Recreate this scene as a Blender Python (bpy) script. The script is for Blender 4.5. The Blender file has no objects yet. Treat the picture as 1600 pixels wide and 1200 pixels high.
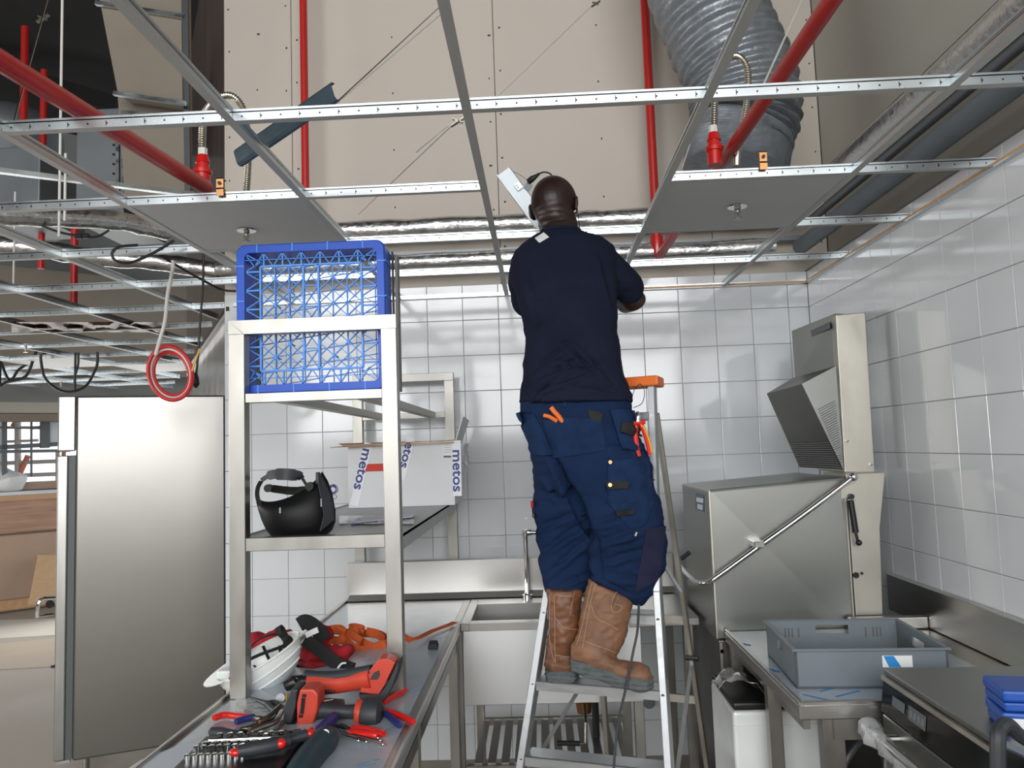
import bpy, bmesh, math, random
import numpy as np
from mathutils import Vector, Matrix, noise
from mathutils.bvhtree import BVHTree
random.seed(7)
S = bpy.context.scene
COL = S.collection
V = Vector
PI = math.pi

# ---------------------------------------------------------------- camera
EYE = V((0, 0, 1.65))
F_PX = 1202.3
_p, _y, _r = 0.0826, -0.0325, -0.0343
FWD = V((math.sin(_y) * math.cos(_p), math.cos(_y) * math.cos(_p), math.sin(_p)))
_ri = V((math.cos(_y), -math.sin(_y), 0)); _up = _ri.cross(FWD)
RI = math.cos(_r) * _ri + math.sin(_r) * _up
UP = -math.sin(_r) * _ri + math.cos(_r) * _up
cam = bpy.data.objects.new('camera', bpy.data.cameras.new('camera'))
COL.objects.link(cam)
cam.matrix_world = Matrix((
    (RI.x, UP.x, -FWD.x, EYE.x), (RI.y, UP.y, -FWD.y, EYE.y), (RI.z, UP.z, -FWD.z, EYE.z), (0, 0, 0, 1)))
cam.data.sensor_width = 36; cam.data.lens = F_PX / 1600 * 36
cam.data.clip_start = 0.05; cam.data.clip_end = 100
S.camera = cam

# ---------------------------------------------------------------- sky, daylight, exposure
S.view_settings.view_transform = 'Standard'; S.view_settings.look = 'None'
S.view_settings.gamma = 1; S.view_settings.use_curve_mapping = False
S.view_settings.exposure = 0.05
wd = bpy.data.worlds.new('overcast_sky'); S.world = wd; wd.use_nodes = True
bg = wd.node_tree.nodes['Background']
bg.inputs[0].default_value = (0.90, 0.95, 1.0, 1); bg.inputs[1].default_value = 1.6

def area(name, loc, rot, sx, sy, power, col=(1, 0.98, 0.95)):
    l = bpy.data.lights.new(name, 'AREA'); l.shape = 'RECTANGLE'; l.size = sx; l.size_y = sy
    l.energy = power; l.color = col
    o = bpy.data.objects.new(name, l); COL.objects.link(o); o.location = loc; o.rotation_euler = rot
    return o
# daylight through the hall's big windows behind the camera, and through the far-left windows
area('daylight_rear_windows', (-0.6, -5.05, 3.42), (PI / 2, 0, 0), 7.3, 3.2, 600, (1, 0.995, 0.985))
area('daylight_left_windows', (-9.15, 2.0, 1.7), (PI / 2, 0, -PI / 2), 9.0, 1.2, 320)
area('daylight_far_windows', (-4.6, 8.8, 1.45), (-PI / 2, 0, 0.72), 4.0, 1.4, 70)

# ---------------------------------------------------------------- pixel measurements to points at a known depth
def at(u, v, Y=None, Z=None, X=None):
    d = FWD + RI * ((u - 800) / F_PX) - UP * ((v - 600) / F_PX)
    if Y is not None: t = (Y - EYE.y) / d.y
    elif Z is not None: t = (Z - EYE.z) / d.z
    else: t = (X - EYE.x) / d.x
    return EYE + d * t

# ---------------------------------------------------------------- materials
def lin(c):
    return tuple(((x / 255) / 12.92 if x / 255 <= 0.04045 else ((x / 255 + 0.055) / 1.055) ** 2.4) for x in c) + (1,)
def mat(name, col, rough=0.5, metal=0.0, var=0.0, vscale=(8, 8, 8), bump=0.0, bscale=(60, 60, 60), rvar=0.0,
        coat=0.0, alpha=1.0, trans=0.0, emit=0.0, aniso=0.0, spec=0.5, detail=4.0, col2=None, sheen=0.0):
    m = bpy.data.materials.new(name); m.use_nodes = True
    nt = m.node_tree; N = nt.nodes; L = nt.links; b = N['Principled BSDF']
    c = lin(col); b.inputs['Base Color'].default_value = c
    b.inputs['Roughness'].default_value = rough; b.inputs['Metallic'].default_value = metal
    b.inputs['Specular IOR Level'].default_value = spec
    if coat: b.inputs['Coat Weight'].default_value = coat; b.inputs['Coat Roughness'].default_value = 0.1
    if alpha < 1: b.inputs['Alpha'].default_value = alpha
    if trans: b.inputs['Transmission Weight'].default_value = trans
    if sheen: b.inputs['Sheen Weight'].default_value = sheen
    if emit: b.inputs['Emission Color'].default_value = c; b.inputs['Emission Strength'].default_value = emit
    if aniso:
        tn = N.new('ShaderNodeCombineXYZ'); tn.inputs[1].default_value = 0.05; tn.inputs[2].default_value = 1
        L.new(tn.outputs[0], b.inputs['Tangent']); b.inputs['Anisotropic'].default_value = aniso
    if var or bump or rvar:
        tc = N.new('ShaderNodeTexCoord')
        def nz(sc, det):
            mp = N.new('ShaderNodeMapping'); mp.inputs['Scale'].default_value = sc
            L.new(tc.outputs['Object'], mp.inputs[0])
            n = N.new('ShaderNodeTexNoise'); n.inputs['Scale'].default_value = 1; n.inputs['Detail'].default_value = det
            L.new(mp.outputs[0], n.inputs['Vector']); return n
        if var or rvar:
            n = nz(vscale, detail)
            if var:
                mx = N.new('ShaderNodeMix'); mx.data_type = 'RGBA'
                rp = N.new('ShaderNodeMapRange'); rp.inputs[1].default_value = 0.3; rp.inputs[2].default_value = 0.7
                L.new(n.outputs[0], rp.inputs[0]); L.new(rp.outputs[0], mx.inputs[0])
                lo = lin(col2) if col2 else tuple(x * (1 - var) for x in c[:3]) + (1,)
                hi = c if col2 else tuple(min(1, x * (1 + var)) for x in c[:3]) + (1,)
                mx.inputs[6].default_value = lo; mx.inputs[7].default_value = hi
                L.new(mx.outputs[2], b.inputs['Base Color'])
            if rvar:
                r = N.new('ShaderNodeMapRange'); r.inputs[1].default_value = 0.3; r.inputs[2].default_value = 0.7
                r.inputs[3].default_value = max(0.02, rough - rvar); r.inputs[4].default_value = rough + rvar
                L.new(n.outputs[0], r.inputs[0]); L.new(r.outputs[0], b.inputs['Roughness'])
        if bump:
            n2 = nz(bscale, 3); bp = N.new('ShaderNodeBump'); bp.inputs['Strength'].default_value = bump
            bp.inputs['Distance'].default_value = 0.01
            L.new(n2.outputs[0], bp.inputs['Height']); L.new(bp.outputs[0], b.inputs['Normal'])
    return m
MT = {}
def D(k, *a, **kw): MT[k] = mat(k, *a, **kw)
D('tile', (218, 222, 225), 0.10, var=0.02, vscale=(2, 2, 2), bump=0.05, bscale=(5, 5, 5), coat=0.2)
D('grout', (158, 159, 160), 0.9)
D('gypsum', (190, 182, 172), 0.85, var=0.04, vscale=(1.2, 1.2, 0.6), bump=0.05)
D('gypsum_grey', (172, 168, 158), 0.85, var=0.05, vscale=(1.2, 1.2, 0.6))
D('screw', (60, 55, 50), 0.6)
D('steel', (186, 185, 182), 0.32, 1.0, var=0.03, vscale=(3, 3, 60), rvar=0.03, aniso=0.6)
D('steel_h', (186, 185, 182), 0.34, 1.0, var=0.03, vscale=(3, 60, 3), rvar=0.03)
D('steel_front', (146, 144, 140), 0.28, 1.0, var=0.03, vscale=(2, 2, 4), aniso=0.35)
D('steel_panel', (186, 187, 187), 0.34, 1.0, var=0.02, vscale=(2, 2, 10), aniso=0.75)
D('steel_frame', (158, 156, 151), 0.40, 1.0, var=0.08, vscale=(14, 14, 5), rvar=0.06)
D('steel_dark', (120, 118, 112), 0.35, 1.0, var=0.1, vscale=(5, 5, 5), rvar=0.08)
D('steel_machine', (146, 147, 143), 0.36, 1.0, var=0.02, vscale=(2, 2, 4))
D('steel_dull', (188, 184, 174), 0.5, 1.0, var=0.10, vscale=(9, 9, 5), rvar=0.08)
D('film', (170, 180, 190), 0.25, 0.0, var=0.06, vscale=(6, 6, 6), bump=0.10, bscale=(14, 14, 14), coat=0.4)
D('shelf_grey', (176, 178, 179), 0.45, 0.0, var=0.06, vscale=(6, 3, 6))
D('chrome', (225, 225, 225), 0.08, 1.0)
D('galv', (196, 204, 208), 0.30, 1.0, var=0.10, vscale=(9, 9, 30), rvar=0.08)
D('tee_face', (178, 180, 178), 0.55, 0.1, var=0.05, vscale=(4, 4, 4))
D('alu', (184, 187, 190), 0.42, 0.8, var=0.06, vscale=(8, 8, 40), rvar=0.08)
D('foil', (214, 214, 213), 0.32, 1.0, var=0.06, vscale=(30, 30, 30), bump=0.45, bscale=(26, 40, 40), rvar=0.08)
D('duct_fabric', (128, 134, 140), 0.38, 0.45, var=0.12, vscale=(20, 20, 20), bump=0.5, bscale=(30, 30, 30))
D('red_pipe', (176, 32, 28), 0.38, var=0.06, vscale=(20, 20, 20), coat=0.2)
D('red_fitting', (190, 26, 24), 0.3, coat=0.4)
D('braid', (200, 196, 184), 0.30, 1.0)
D('brass', (190, 140, 95), 0.35, 1.0)
D('panel_white', (186, 188, 187), 0.6, var=0.02)
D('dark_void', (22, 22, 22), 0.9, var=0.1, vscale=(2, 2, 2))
D('dark_gloss', (92, 80, 76), 0.3, var=0.35, vscale=(14, 14, 0.6), coat=0.3)
D('concrete', (158, 150, 140), 0.75, var=0.10, vscale=(1.5, 1.5, 1.5), rvar=0.1, bump=0.1, bscale=(8, 8, 8))
D('floor_paper', (172, 158, 142), 0.8, var=0.06, vscale=(2, 2, 2))
D('floor_light', (200, 194, 184), 0.7, var=0.05, vscale=(2, 2, 2))
D('duct_board', (126, 118, 106), 0.8, var=0.06, vscale=(3, 3, 3), bump=0.1)
D('grey_metal', (128, 134, 138), 0.45, 0.5, var=0.08, vscale=(3, 3, 3))
D('grey_paint', (120, 122, 120), 0.6, var=0.05, vscale=(2, 2, 2))
D('black_plastic', (22, 23, 25), 0.4, var=0.1, vscale=(30, 30, 30))
D('black_gloss', (8, 8, 9), 0.12, spec=0.3)
D('black_rubber', (26, 27, 28), 0.7)
D('cable_black', (20, 20, 21), 0.5)
D('cable_white', (205, 203, 198), 0.5)
D('cable_red', (185, 30, 34), 0.45)
D('stud_blue', (80, 96, 106), 0.42, 0.6, var=0.15, vscale=(20, 20, 20))
D('shirt', (24, 29, 46), 0.92, var=0.08, vscale=(10, 10, 10), bump=0.15, bscale=(500, 500, 500), spec=0.15)
D('trousers', (21, 38, 68), 0.9, var=0.14, vscale=(9, 9, 9), bump=0.2, bscale=(420, 420, 420), spec=0.15)
D('pocket', (24, 43, 74), 0.9, var=0.2, vscale=(22, 22, 22), bump=0.25, bscale=(300, 300, 300), spec=0.15)
D('knee_patch', (36, 38, 62), 0.85, var=0.1, vscale=(30, 30, 30), bump=0.3, bscale=(300, 300, 300), spec=0.2)
D('webbing', (28, 26, 24), 0.8, bump=0.3, bscale=(300, 300, 300))
D('skin', (42, 28, 25), 0.42, var=0.10, vscale=(14, 14, 14), bump=0.06, bscale=(120, 120, 120), spec=0.4)
D('leather', (118, 74, 46), 0.5, var=0.5, vscale=(11, 11, 11), bump=0.3, bscale=(40, 40, 40), col2=(94, 58, 36))
D('leather_worn', (136, 98, 72), 0.62, var=0.5, vscale=(13, 13, 13), bump=0.35, bscale=(40, 40, 40), col2=(100, 68, 48))
D('sole', (86, 92, 94), 0.85, var=0.18, vscale=(24, 24, 60), bump=0.4, bscale=(60, 60, 120))
D('stitch', (176, 150, 122), 0.8)
D('blue_rim', (14, 76, 186), 0.4, spec=0.35)
D('blue_lattice', (76, 142, 226), 0.45, spec=0.35)
D('orange_plastic', (226, 112, 40), 0.5)
D('tool_red', (196, 66, 48), 0.45, var=0.06, vscale=(20, 20, 20))
D('tool_dark', (46, 50, 54), 0.55, var=0.1, vscale=(30, 30, 30))
D('tool_teal', (38, 58, 68), 0.5, var=0.08, vscale=(30, 30, 30))
D('grip_red', (206, 34, 30), 0.3, coat=0.3)
D('tape_red', (196, 52, 36), 0.6)
D('shield_black', (12, 13, 14), 0.5, spec=0.25)
D('grip_blue', (38, 42, 110), 0.4)
D('grip_yellow', (216, 160, 40), 0.4)
D('tool_steel', (150, 146, 136), 0.3, 1.0, var=0.15, vscale=(60, 60, 60))
D('white_plastic', (226, 230, 228), 0.28, coat=0.3)
D('white_panel', (214, 224, 230), 0.4)
D('cloth_red', (158, 22, 34), 0.9, bump=0.3, bscale=(60, 60, 60))
D('cloth_black', (26, 26, 28), 0.9, bump=0.3, bscale=(60, 60, 60))
D('cloth_white', (222, 222, 224), 0.8)
D('strap_orange', (190, 84, 34), 0.75, var=0.08, vscale=(60, 60, 60), bump=0.2, bscale=(400, 400, 400))
D('carton_white', (216, 218, 220), 0.7, var=0.02)
D('carton_brown', (186, 152, 120), 0.8, var=0.04)
D('tape_white', (232, 234, 238), 0.45)
D('ink_blue', (44, 56, 130), 0.5)
D('ink_grey', (90, 92, 94), 0.6)
D('tray_grey', (108, 117, 123), 0.45, var=0.06, vscale=(8, 8, 8))
D('label_white', (224, 226, 226), 0.5)
D('label_blue', (36, 132, 200), 0.5)
D('label_navy', (84, 96, 130), 0.5)
D('case_blue', (20, 74, 160), 0.4)
D('paper', (214, 220, 228), 0.7)
D('wood', (200, 166, 128), 0.6, var=0.05, vscale=(30, 2, 30))
D('timber', (196, 158, 118), 0.7, var=0.1, vscale=(20, 20, 20))
D('wrap_brown', (172, 146, 126), 0.5, var=0.06, vscale=(3, 3, 3), bump=0.3, bscale=(6, 6, 6))
D('pallet_wrap', (186, 150, 124), 0.4, var=0.4, vscale=(2, 2, 30), bump=0.5, bscale=(6, 6, 40), col2=(150, 116, 100), coat=0.3)
D('plastic_film', (206, 208, 210), 0.15, bump=0.9, bscale=(40, 40, 40), coat=0.6, alpha=0.55)
D('scaffold', (196, 188, 184), 0.6)
D('scaffold_red', (206, 128, 104), 0.6)
D('frame_dark', (92, 98, 100), 0.5)
D('brown_foil', (96, 70, 50), 0.5, 0.0, var=0.4, vscale=(12, 12, 12), bump=0.6, bscale=(12, 12, 12))
D('glass', (235, 240, 240), 0.03, trans=1.0)
D('led_grey', (90, 92, 94), 0.5)

# ---------------------------------------------------------------- geometry collector
class G:
    def __init__(s): s.b = bmesh.new(); s.bevelled = False
    def vs(s, pts): return [s.b.verts.new(p) for p in pts]
    def face(s, vs):
        try: return s.b.faces.new(vs)
        except ValueError: return None
    def poly(s, pts): s.face(s.vs(pts)); return s
    def hexa(s, P, bev=0):
        v = s.vs(P)
        fs = [s.face([v[i] for i in f]) for f in ((0, 3, 2, 1), (4, 5, 6, 7), (0, 1, 5, 4), (1, 2, 6, 5), (2, 3, 7, 6), (3, 0, 4, 7))]
        if bev:
            s.bevelled = True
            es = list({e for f in fs for e in f.edges})
            bmesh.ops.bevel(s.b, geom=es, offset=bev, segments=1 if bev < 0.004 else 2, affect='EDGES', profile=0.5)
        return s
    def box(s, x0, y0, z0, x1, y1, z1, bev=0, M=None):
        x0, x1 = min(x0, x1), max(x0, x1); y0, y1 = min(y0, y1), max(y0, y1); z0, z1 = min(z0, z1), max(z0, z1)
        P = [V(p) for p in ((x0, y0, z0), (x1, y0, z0), (x1, y1, z0), (x0, y1, z0), (x0, y0, z1), (x1, y0, z1), (x1, y1, z1), (x0, y1, z1))]
        if M is not None: P = [M @ p for p in P]
        return s.hexa(P, bev)
    def bar(s, p, q, w, h, up=(0, 0, 1), bev=0):
        p, q = V(p), V(q); d = (q - p).normalized(); u = V(up)
        sd = d.cross(u)
        if sd.length < 1e-4: sd = d.cross(V((1, 0, 0)))
        sd.normalize(); u = sd.cross(d).normalized()
        a, c = sd * w / 2, u * h / 2
        return s.hexa([p - a - c, p + a - c, q + a - c, q - a - c, p - a + c, p + a + c, q + a + c, q - a + c], bev)
    def loft(s, rings, caps=True, closed=True):
        R = [s.vs(r) for r in rings]; n = len(R[0])
        for A, B in zip(R, R[1:]):
            for i in range(n if closed else n - 1):
                s.face([A[i], A[(i + 1) % n], B[(i + 1) % n], B[i]])
        if caps and closed: s.face(R[0][::-1]); s.face(R[-1])
        return s
    def tube(s, pts, r, n=8, caps=True, flat=None):
        pts = [V(p) for p in pts]
        rs = r if isinstance(r, (list, tuple)) else [r] * len(pts)
        t0 = (pts[1] - pts[0]).normalized()
        u = t0.cross(V((0, 0, 1)))
        if u.length < 1e-3: u = t0.cross(V((1, 0, 0)))
        u.normalize(); rings = []; pt = t0
        for i, p in enumerate(pts):
            t = (pts[min(i + 1, len(pts) - 1)] - pts[max(i - 1, 0)])
            t = t.normalized() if t.length > 1e-9 else pt
            ax = pt.cross(t)
            if ax.length > 1e-6: u = Matrix.Rotation(pt.angle(t), 3, ax.normalized()) @ u
            u = (u - t * u.dot(t)).normalized(); w = t.cross(u); pt = t
            f = flat or 1
            rings.append([p + u * math.cos(2 * PI * k / n) * rs[i] + w * math.sin(2 * PI * k / n) * rs[i] * f for k in range(n)])
        return s.loft(rings, caps)
    def cyl(s, p, q, r, n=16, r2=None): return s.tube([p, q], [r, r if r2 is None else r2], n)
    def prism(s, pts, vec, bev=0):
        vec = V(vec); A = s.vs(pts); B = s.vs([V(p) + vec for p in pts]); n = len(A)
        fs = [s.face(A[::-1]), s.face(B)] + [s.face([A[i], A[(i + 1) % n], B[(i + 1) % n], B[i]]) for i in range(n)]
        if bev:
            s.bevelled = True
            es = list({e for f in fs if f for e in f.edges})
            bmesh.ops.bevel(s.b, geom=es, offset=bev, segments=2, affect='EDGES', profile=0.5)
        return s
    def ball(s, c, rx, ry=None, rz=None, u=16, v=10, M=None):
        ry = ry or rx; rz = rz or rx; c = V(c); rings = []
        for j in range(1, v):
            ph = PI * j / v
            rings.append([V((rx * math.sin(ph) * math.cos(2 * PI * i / u), ry * math.sin(ph) * math.sin(2 * PI * i / u), rz * math.cos(ph))) for i in range(u)])
        if M is not None: rings = [[M @ p for p in r] for r in rings]
        tp, bt = V((0, 0, rz)), V((0, 0, -rz))
        if M is not None: tp, bt = M @ tp, M @ bt
        R = [s.vs([c + p for p in r]) for r in rings]
        for A, B in zip(R, R[1:]):
            for i in range(u): s.face([A[i], B[i], B[(i + 1) % u], A[(i + 1) % u]])
        a, b = s.b.verts.new(c + tp), s.b.verts.new(c + bt)
        for i in range(u): s.face([a, R[0][i], R[0][(i + 1) % u]]); s.face([b, R[-1][(i + 1) % u], R[-1][i]])
        return s
    def ring(s, c, R, r, ax=(0, 0, 1), n=20, m=6, sx=1.0):
        ax = V(ax).normalized(); u = ax.orthogonal().normalized(); w = ax.cross(u); c = V(c)
        Rr = []
        for i in range(n):
            d = u * math.cos(2 * PI * i / n) + w * math.sin(2 * PI * i / n)
            Rr.append(s.vs([c + d * R * sx + (d * math.cos(2 * PI * k / m) + ax * math.sin(2 * PI * k / m)) * r for k in range(m)]))
        for i in range(n):
            A, B = Rr[i], Rr[(i + 1) % n]
            for k in range(m): s.face([A[k], B[k], B[(k + 1) % m], A[(k + 1) % m]])
        return s
    def sheet(s, grid, th):
        """grid of points (rows of rows) thickened along its normals"""
        n, m = len(grid), len(grid[0])
        top, bot = [], []
        for i in range(n):
            a, b = [], []
            for j in range(m):
                du = grid[min(i + 1, n - 1)][j] - grid[max(i - 1, 0)][j]
                dv = grid[i][min(j + 1, m - 1)] - grid[i][max(j - 1, 0)]
                k = du.cross(dv); k = k.normalized() if k.length > 1e-12 else V((0, 0, 1))
                a.append(grid[i][j] + k * th / 2); b.append(grid[i][j] - k * th / 2)
            top.append(s.vs(a)); bot.append(s.vs(b))
        for i in range(n - 1):
            for j in range(m - 1):
                s.face([top[i][j], top[i + 1][j], top[i + 1][j + 1], top[i][j + 1]])
                s.face([bot[i][j], bot[i][j + 1], bot[i + 1][j + 1], bot[i + 1][j]])
        for i in range(n - 1):
            s.face([top[i][0], bot[i][0], bot[i + 1][0], top[i + 1][0]])
            s.face([top[i][-1], top[i + 1][-1], bot[i + 1][-1], bot[i][-1]])
        for j in range(m - 1):
            s.face([top[0][j], top[0][j + 1], bot[0][j + 1], bot[0][j]])
            s.face([top[-1][j], bot[-1][j], bot[-1][j + 1], top[-1][j + 1]])
        return s

W = {}
def _mesh(name, g, m, inv=None, smooth=35, fix=True):
    if fix: bmesh.ops.recalc_face_normals(g.b, faces=g.b.faces)
    me = bpy.data.meshes.new(name)
    if inv is not None: g.b.transform(inv)
    g.b.to_mesh(me); g.b.free()
    if smooth:
        if smooth == 35 and g.bevelled: smooth = 14
        me.shade_smooth(); me.set_sharp_from_angle(angle=math.radians(smooth))
    if m is not None: me.materials.append(MT[m] if isinstance(m, str) else m)
    return me
def props(o, label=None, cat=None, group=None, kind=None):
    if label: o['label'] = label
    if cat: o['category'] = cat
    if group: o['group'] = group
    if kind: o['kind'] = kind
    return o
def thing(name, label, cat, loc=(0, 0, 0), group=None, rz=0, kind=None):
    o = bpy.data.objects.new(name, None); COL.objects.link(o); o.empty_display_size = 0.05
    o.location = loc; o.rotation_euler = (0, 0, rz)
    W[o] = Matrix.Translation(V(loc)) @ Matrix.Rotation(rz, 4, 'Z')
    return props(o, label, cat, group, kind)
def part(name, g, m, parent, label=None, smooth=35, kind=None, local=False, fix=True):
    inv = None if local else W[parent].inverted()
    o = bpy.data.objects.new(name, _mesh(name, g, m, inv, smooth, fix)); COL.objects.link(o)
    o.parent = parent; W[o] = W[parent]
    return props(o, label, None, None, kind)
def solo(name, g, m, label, cat, group=None, smooth=35, kind=None):
    bb = [v.co for v in g.b.verts]
    c = V(((min(p.x for p in bb) + max(p.x for p in bb)) / 2, (min(p.y for p in bb) + max(p.y for p in bb)) / 2, min(p.z for p in bb)))
    Mw = Matrix.Translation(c)
    o = bpy.data.objects.new(name, _mesh(name, g, m, Mw.inverted(), smooth)); COL.objects.link(o)
    o.location = c; W[o] = Mw
    return props(o, label, cat, group, kind)
def struct(name, g, m, smooth=35, label=None):
    o = solo(name, g, m, label, None, None, smooth, 'structure'); return o
def inst(src, name, parent, Mloc, kind=None):
    """another piece sharing src's mesh, placed by a local matrix"""
    o = bpy.data.objects.new(name, src); COL.objects.link(o); o.parent = parent; o.matrix_local = Mloc
    if kind: o['kind'] = kind
    return o
def lettering(text, size, M, m, parent, name='lettering', ext=0.0004, sx=1.0, bold=0.0):
    c = bpy.data.curves.new(name, 'FONT'); c.body = text; c.size = size; c.extrude = ext
    c.align_x = 'CENTER'; c.align_y = 'CENTER'; c.offset = bold; c.resolution_u = 3
    t = bpy.data.objects.new(name, c); COL.objects.link(t)
    dg = bpy.context.evaluated_depsgraph_get(); me = bpy.data.meshes.new_from_object(t.evaluated_get(dg))
    bpy.data.objects.remove(t); me.materials.clear(); me.materials.append(MT[m])
    me.transform(W[parent].inverted() @ M @ Matrix.Diagonal((sx, 1, 1, 1)))
    o = bpy.data.objects.new(name, me); COL.objects.link(o); o.parent = parent; W[o] = W[parent]
    return o
def basis(o, x, y):
    x = V(x).normalized(); z = x.cross(V(y)).normalized(); y = z.cross(x)
    return Matrix(((x.x, y.x, z.x, o[0]), (x.y, y.y, z.y, o[1]), (x.z, y.z, z.z, o[2]), (0, 0, 0, 1)))
def smoothpath(P, n=6):
    P = [V(p) for p in P]; out = []
    for i in range(len(P) - 1):
        a, b, c, d = P[max(i - 1, 0)], P[i], P[i + 1], P[min(i + 2, len(P) - 1)]
        for k in range(n):
            t = k / n
            out.append(0.5 * ((2 * b) + (c - a) * t + (2 * a - 5 * b + 4 * c - d) * t * t + (3 * b - a - 3 * c + d) * t ** 3))
    out.append(P[-1]); return out
def fuse(g, vox=0.006, sm=6):
    """one continuous skin around everything collected in g"""
    me = bpy.data.meshes.new('t'); bmesh.ops.recalc_face_normals(g.b, faces=g.b.faces); g.b.to_mesh(me); g.b.free()
    o = bpy.data.objects.new('t', me); COL.objects.link(o)
    r = o.modifiers.new('r', 'REMESH'); r.mode = 'VOXEL'; r.voxel_size = vox
    k = o.modifiers.new('s', 'SMOOTH'); k.iterations = sm; k.factor = 0.5
    dg = bpy.context.evaluated_depsgraph_get(); m2 = bpy.data.meshes.new_from_object(o.evaluated_get(dg))
    bpy.data.objects.remove(o); h = G(); h.b.from_mesh(m2); h.b.normal_update(); return h
# ================================================================ THE SETTING
ZC = 2.4975            # suspended ceiling
YW = 4.248             # tile face of the back wall
XR = 1.5125            # tile face of the right wall
TZ = 2.3685; TW = 0.2001; TX = -0.2002; TH = 0.1988
WL = V((-1.72, 4.25, 0)); WD = V((-0.48, 0.877, 0)).normalized()       # oblique wall behind the fridge
floor = struct('floor', G().box(-10, -5.2, -0.15, 3.35, 13, 0), 'concrete')
# loose protective sheets on the hall floor
def floor_sheet(px, m, lab, t=0.006):
    P = [at(u, v, Z=0.0) for u, v in px]
    part('floor_sheet', G().prism([p + V((0, 0, 0.0005)) for p in P], (0, 0, t)), m, floor, lab)
floor_sheet([(-60, 1002), (36, 996), (104, 992), (104, 966), (-60, 972)], 'floor_light', 'pale sheet')
floor_sheet([(-60, 1050), (104, 1041), (104, 996), (36, 1003), (-60, 1012)], 'floor_paper', 'brown paper sheet')

# tiled walls: backing plus single tiles
def tile_mesh():
    g = G(); w, h = TW / 2 - 0.0011, TH / 2 - 0.0011
    b = 0.0018
    A = [V((-w, 0, -h)), V((w, 0, -h)), V((w, 0, h)), V((-w, 0, h))]
    B = [V((x * (1 - b / w) if 0 else (x - math.copysign(b, x)), -0.007, z - math.copysign(b, z))) for x, _, z in A]
    C = [V((x, -0.0055, z)) for x, _, z in A]
    g.loft([A, C, B], caps=True)
    return _mesh('tile', g, 'tile', smooth=0)
TM = tile_mesh()
wall_back = thing('wall_back', None, None, (0, YW + 0.007, 0), kind='structure')
part('backing', G().box(-1.72, YW + 0.007, 0, XR + 0.1, YW + 0.14, 2.567), 'grout', wall_back)
wall_right = thing('wall_right', None, None, (XR + 0.007, 0, 0), kind='structure')
part('backing', G().box(XR + 0.007, 0.2, 0, XR + 0.14, YW + 0.14, 2.567), 'grout', wall_right)
rows = range(-1, 12)
for k in range(-8, 9):
    for r in rows:
        x, z = TX + TW * (k + 0.5), TZ - TH * (r + 0.5)
        if z - TH / 2 < -0.1: continue
        w = 1.0
        if k == 8: w = 0.55; x = TX + TW * 8 + TW * 0.28
        if k == -8: w = 0.75; x = TX + TW * -7 - TW * 0.38
        Mx = Matrix.Translation((x, 0, z)) @ Matrix.Rotation(random.gauss(0, 0.0022), 4, 'Z') @ Matrix.Rotation(random.gauss(0, 0.0022), 4, 'X') @ Matrix.Diagonal((w, 1, 1, 1))
        inst(TM, 'tile', wall_back, Mx)
for k in range(0, 18):
    for r in rows:
        y, z = YW - 0.004 - TW * (k + 0.5), TZ - TH * (r + 0.5)
        if y < 0.9: continue
        Mx = Matrix.Translation((0, y, z)) @ Matrix.Rotation(-PI / 2, 4, 'Z').inverted() @ Matrix.Rotation(PI, 4, 'Z') @ Matrix.Rotation(random.gauss(0, 0.002), 4, 'Z') @ Matrix.Rotation(random.gauss(0, 0.002), 4, 'X')
        inst(TM, 'tile', wall_right, Mx)
# plasterboard walls above the tiles
wall_upper = thing('wall_upper_back', None, None, (0, 4.30, 2.567), kind='structure')
part('frame', G().box(-1.75, 4.33, 2.56, 1.75, 4.5, 5.5), 'grey_paint', wall_upper)
sg = G()
for x0, x1, z0 in ((-1.770, -1.372, 2.567), (-1.368, -0.182, 2.567), (-0.178, 1.018, 2.567), (1.022, 1.655, 2.567)):
    part('gypsum_board', G().box(x0, 4.30, z0, x1, 4.33, 5.5, 0.001), 'gypsum', wall_upper)
    for xx in (x0 + 0.03, (x0 + x1) / 2, x1 - 0.03):
        z = 2.7 + random.random() * 0.1
        while z < 4.9:
            sg.cyl((xx + random.gauss(0, .006), 4.2985, z), (xx, 4.301, z), 0.0055, 6); z += 0.26 if xx != (x0 + x1) / 2 else 0.34
part('screw_heads', sg, 'screw', wall_upper, kind='stuff')
wall_upr = thing('wall_upper_right', None, None, (1.66, 0, 2.567), kind='structure')
part('frame', G().box(1.69, 0.0, 2.56, 1.85, 4.5, 5.5), 'grey_paint', wall_upr)
for z0, z1 in ((2.567, 3.148), (3.152, 4.348), (4.352, 5.5)):
    for y0, y1 in ((0, 1.8), (1.804, 4.298)):
        part('gypsum_board', G().box(1.66, y0, z0, 1.69, y1, z1, 0.001), 'gypsum_grey', wall_upr)
part('ledge', G().box(XR + 0.007, 0.9, 2.5675, 1.66, 4.3, 2.58), 'grey_paint', wall_upr)
# oblique wall going back behind the fridge
def along(d, z, off=0.0):
    n = V((WD.y, -WD.x, 0)); return WL + WD * d + n * off + V((0, 0, z))
wall_left = thing('wall_left', None, None, WL, kind='structure')
part('panel', G().prism([along(0.12, 0, .03), along(3.4, 0, .03), along(3.4, 0, 0.13), along(0.12, 0, 0.13)], (0, 0, 2.45)), 'steel_dark', wall_left, 'grey metal cladding')
part('panel', G().prism([along(0.09, 2.45), along(3.4, 2.45), along(3.4, 2.45, 0.1), along(0.09, 2.45, 0.1)], (0, 0, 3.0)), 'dark_gloss', wall_left, 'dark brown glossy sheeting')
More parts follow.
